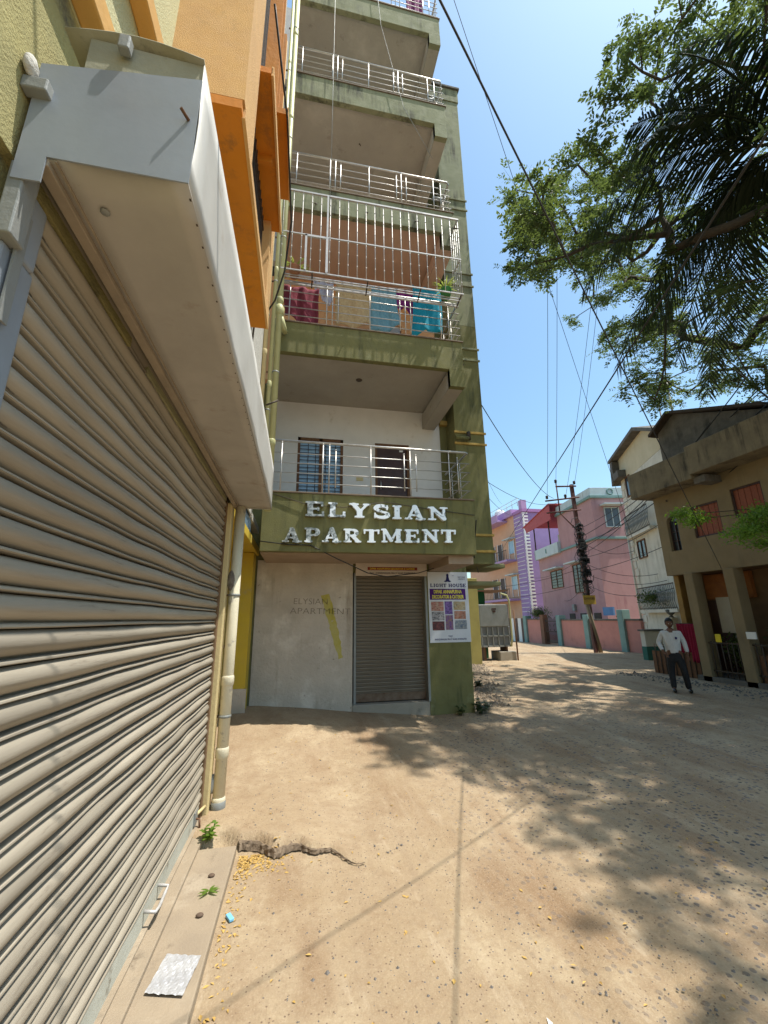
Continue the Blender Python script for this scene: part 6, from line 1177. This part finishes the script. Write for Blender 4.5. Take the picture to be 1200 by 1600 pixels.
# ------------------------------------------------------------------ small things on the ground
def gz(x, y): return float(gh(x, y))
fo = MB(); nx = 16; rng = random.Random(3); vs = []
for j in range(nx+1):
    for i in range(nx+1):
        u, v = i/nx-.5, j/nx-.5; vs.append((-.515+u*.17+v*.03, 2.55+v*.22-u*.05, .004+.004*abs(math.sin(u*14+v*9))+.0025*rng.random()))
fo.add(vs, [(j*(nx+1)+i, j*(nx+1)+i+1, (j+1)*(nx+1)+i+1, (j+1)*(nx+1)+i) for j in range(nx) for i in range(nx)], False)
tag(fo.build('foil_wrapper', mat('crumpled_foil', (.7, .7, .71), (.55, .55, .57), 9, rough=.4, metal=.5, bump=.3, bscale=25), recalc=False), 'flattened silver foil wrapper lying on the stone ledge', 'wrapper')
tag(MB().obox((-.33, 2.98, gz(-.33, 2.98)+.012), .014, .032, .008, Matrix.Rotation(.5, 3, 'Z')).build('blue_wrapper', mat('sky_blue_plastic', (.2, .5, .75), (.18, .45, .7), 5, rough=.4), bevel=.004), 'small sky blue wrapper on the ground beside the stone ledge', 'wrapper')
def leaf_mb(mb, c, ang, ln, wd, tilt, droop=.2):
    d = Vector((math.cos(ang)*math.cos(tilt), math.sin(ang)*math.cos(tilt), math.sin(tilt))); s_ = Vector((-math.sin(ang), math.cos(ang), 0)); c = Vector(c); vs = []
    for k in range(6):
        t_ = k/5; w_ = wd*math.sin(PI*min(.99, t_*.93+.05)); p = c+d*ln*t_-Vector((0, 0, droop*ln*t_*t_))
        vs += [p-s_*w_, p+Vector((0, 0, -.15*w_)), p+s_*w_]
    mb.add(vs, [(3*k+a, 3*k+a+1, 3*k+a+4, 3*k+a+3) for k in range(5) for a in (0, 1)], True)
lp = thing('leaf_sprig', 'fresh green mango leaf sprig lying on the stone ledge', 'leaf sprig', (-.48, 3.15, 0))
for k, an in enumerate((.2, .6, 2.6, 3.3, -.5, 3.9, 1.2)):
    mb = MB(); leaf_mb(mb, (-.48, 3.15, .012), an, .065, .008, .15); mb.build('leaf', leaf_y, lp)
for x, y, l_ in ((-.5, 3.33, 'small brown dropping on the ledge beyond the green sprig'), (-.49, 2.95, 'small brown dropping on the ledge nearer than the green sprig')): tag(MB().ball((x, y, .004), .022, 8, (1, .8, .45)).build('mud_lump', mat('mud', (.14, .09, .06), (.1, .07, .05), 20)), l_, 'mud lump')
def weed(x, y, n, s_, seed, label, m):
    z = gz(x, y) if x > -.39 else 0; t_ = thing('weed_plant', label, 'plant', (x, y, z)); r_ = random.Random(seed)
    for k in range(n):
        a = r_.random()*2*PI; h_ = r_.uniform(.3, 1)*s_; mb = MB(); st_ = Vector((x+.3*s_*math.cos(a)*r_.random(), y+.3*s_*math.sin(a)*r_.random(), z)); tp = st_+Vector((.3*h_*math.cos(a), .3*h_*math.sin(a), h_))
        mb.tube([st_, tp], .0025, 4)
        for q in range(5): leaf_mb(mb, st_.lerp(tp, .3+.7*q/4), a+q*2.1, s_*.4, s_*.13, r_.uniform(.1, .8), .4)
        mb.build('stem', m, t_)
weed(-.62, 3.80, 7, .12, 1, 'green weed growing where the shutter meets the ledge', leaf_y)
weed(2.72, 7.12, 8, .16, 2, 'leafy weed at the foot of the green pillar', leaf); weed(3.12, 7.2, 16, .24, 3, 'grey green weed clump at the corner of the green pillar', leaf); weed(3.35, 7.5, 9, .15, 4, 'low weed clump just right of the green pillar corner', leaf)
for k, (x, y) in enumerate(((4.6, 11.2), (4.2, 9.8), (5.4, 13.4))): weed(x, y, 14, .22, 10+k, ['dry weed clump on the rubble strip, middle one', 'dry weed clump on the rubble strip nearest the green building', 'dry weed clump on the rubble strip below the mustard pillar'][k], leaf)
def scatter(name, n, fn, shape, m, label, cat, seed):
    rng_ = np.random.default_rng(seed); V, F = [], []
    for _ in range(n):
        x, y = fn(rng_); z = gz(x, y); vs, fs = shape(rng_, x, y, z); o_ = len(V); V += vs; F += [tuple(i+o_ for i in f) for f in fs]
    mb = MB(); mb.add(V, F, False); o = mb.build(name, m, kind='stuff', recalc=False); o['label'] = label; o['category'] = cat
def s_leaf(r_, x, y, z):
    a = r_.random()*6.28; l_ = r_.uniform(.008, .018); w_ = l_*r_.uniform(.4, .6); c_, s_ = math.cos(a), math.sin(a); h_ = r_.uniform(.002, .008)
    return [(x-c_*l_, y-s_*l_, z+.003), (x-s_*w_, y+c_*w_, z+.003+h_), (x+c_*l_, y+s_*l_, z+.003), (x+s_*w_, y-c_*w_, z+.003+h_*.5)], [(0, 1, 2), (0, 2, 3)]
def s_peb(r_, x, y, z, k=1.):
    s_ = abs(r_.normal())*.0035*k+.003*k; a = [s_*r_.uniform(.7, 1.3) for _ in range(6)]
    return [(x+a[0], y, z), (x, y+a[1], z), (x-a[2], y, z), (x, y-a[3], z), (x, y, z+a[4]*.8)], [(0, 1, 4), (1, 2, 4), (2, 3, 4), (3, 0, 4)]
def near(r_):
    y = 1.4+6*r_.random()**1.6; return r_.uniform(-.35, min(5.5, .9*y+.8)), y
scatter('leaf_litter', 300, near, s_leaf, dry, 'yellow dry leaflets scattered over the sandy lane', 'leaf litter', 1)
scatter('leaf_litter', 330, lambda r_: (-.36+abs(r_.normal())*.16, 3.66-abs(r_.normal())*.12), s_leaf, dry, 'drift of dry leaves caught against the broken concrete edge', 'leaf litter', 2)
scatter('leaf_litter', 90, lambda r_: (-.37+abs(r_.normal())*.05, r_.uniform(2.2, 3.5)), s_leaf, dry, 'thin line of dry leaves along the foot of the stone ledge', 'leaf litter', 3)
scatter('pebbles', 2600, near, s_peb, pebble, 'loose grit and pebbles scattered over the sandy lane', 'pebbles', 4)
scatter('rubble', 900, lambda r_: (lambda t_: (3.25+t_*2.9+abs(r_.normal())*.25, 7.6+t_*7.2))(r_.random()), lambda r_, x, y, z: s_peb(r_, x, y, z, 6), mat('dusty_rubble', (.26, .2, .14), (.15, .12, .09), 9, rough=1), 'heap of broken stones along the foot of the green building side', 'rubble', 5)
scatter('rubble', 380, lambda r_: (9.2+r_.normal()*.25, r_.uniform(5.5, 11)), lambda r_, x, y, z: s_peb(r_, x, y, z, 5), conc_d, 'dark rubble and rubbish along the foot of the tan house', 'rubble', 6)
tag(MB().prism([(0, 0), (.022, .005), (.01, .034)], lambda a, b_, d: (1.08+a, 2.02+b_, gz(1.1, 2.05)+d), .003, .006).build('paper_scrap', white_p), 'small white triangular paper scrap on the lane', 'paper scrap')
for o in list(SC.objects):
    if o.type == 'MESH' and o.modifiers.get('bevel') and not o.name.startswith('letter'): o.modifiers['bevel'].harden_normals = False
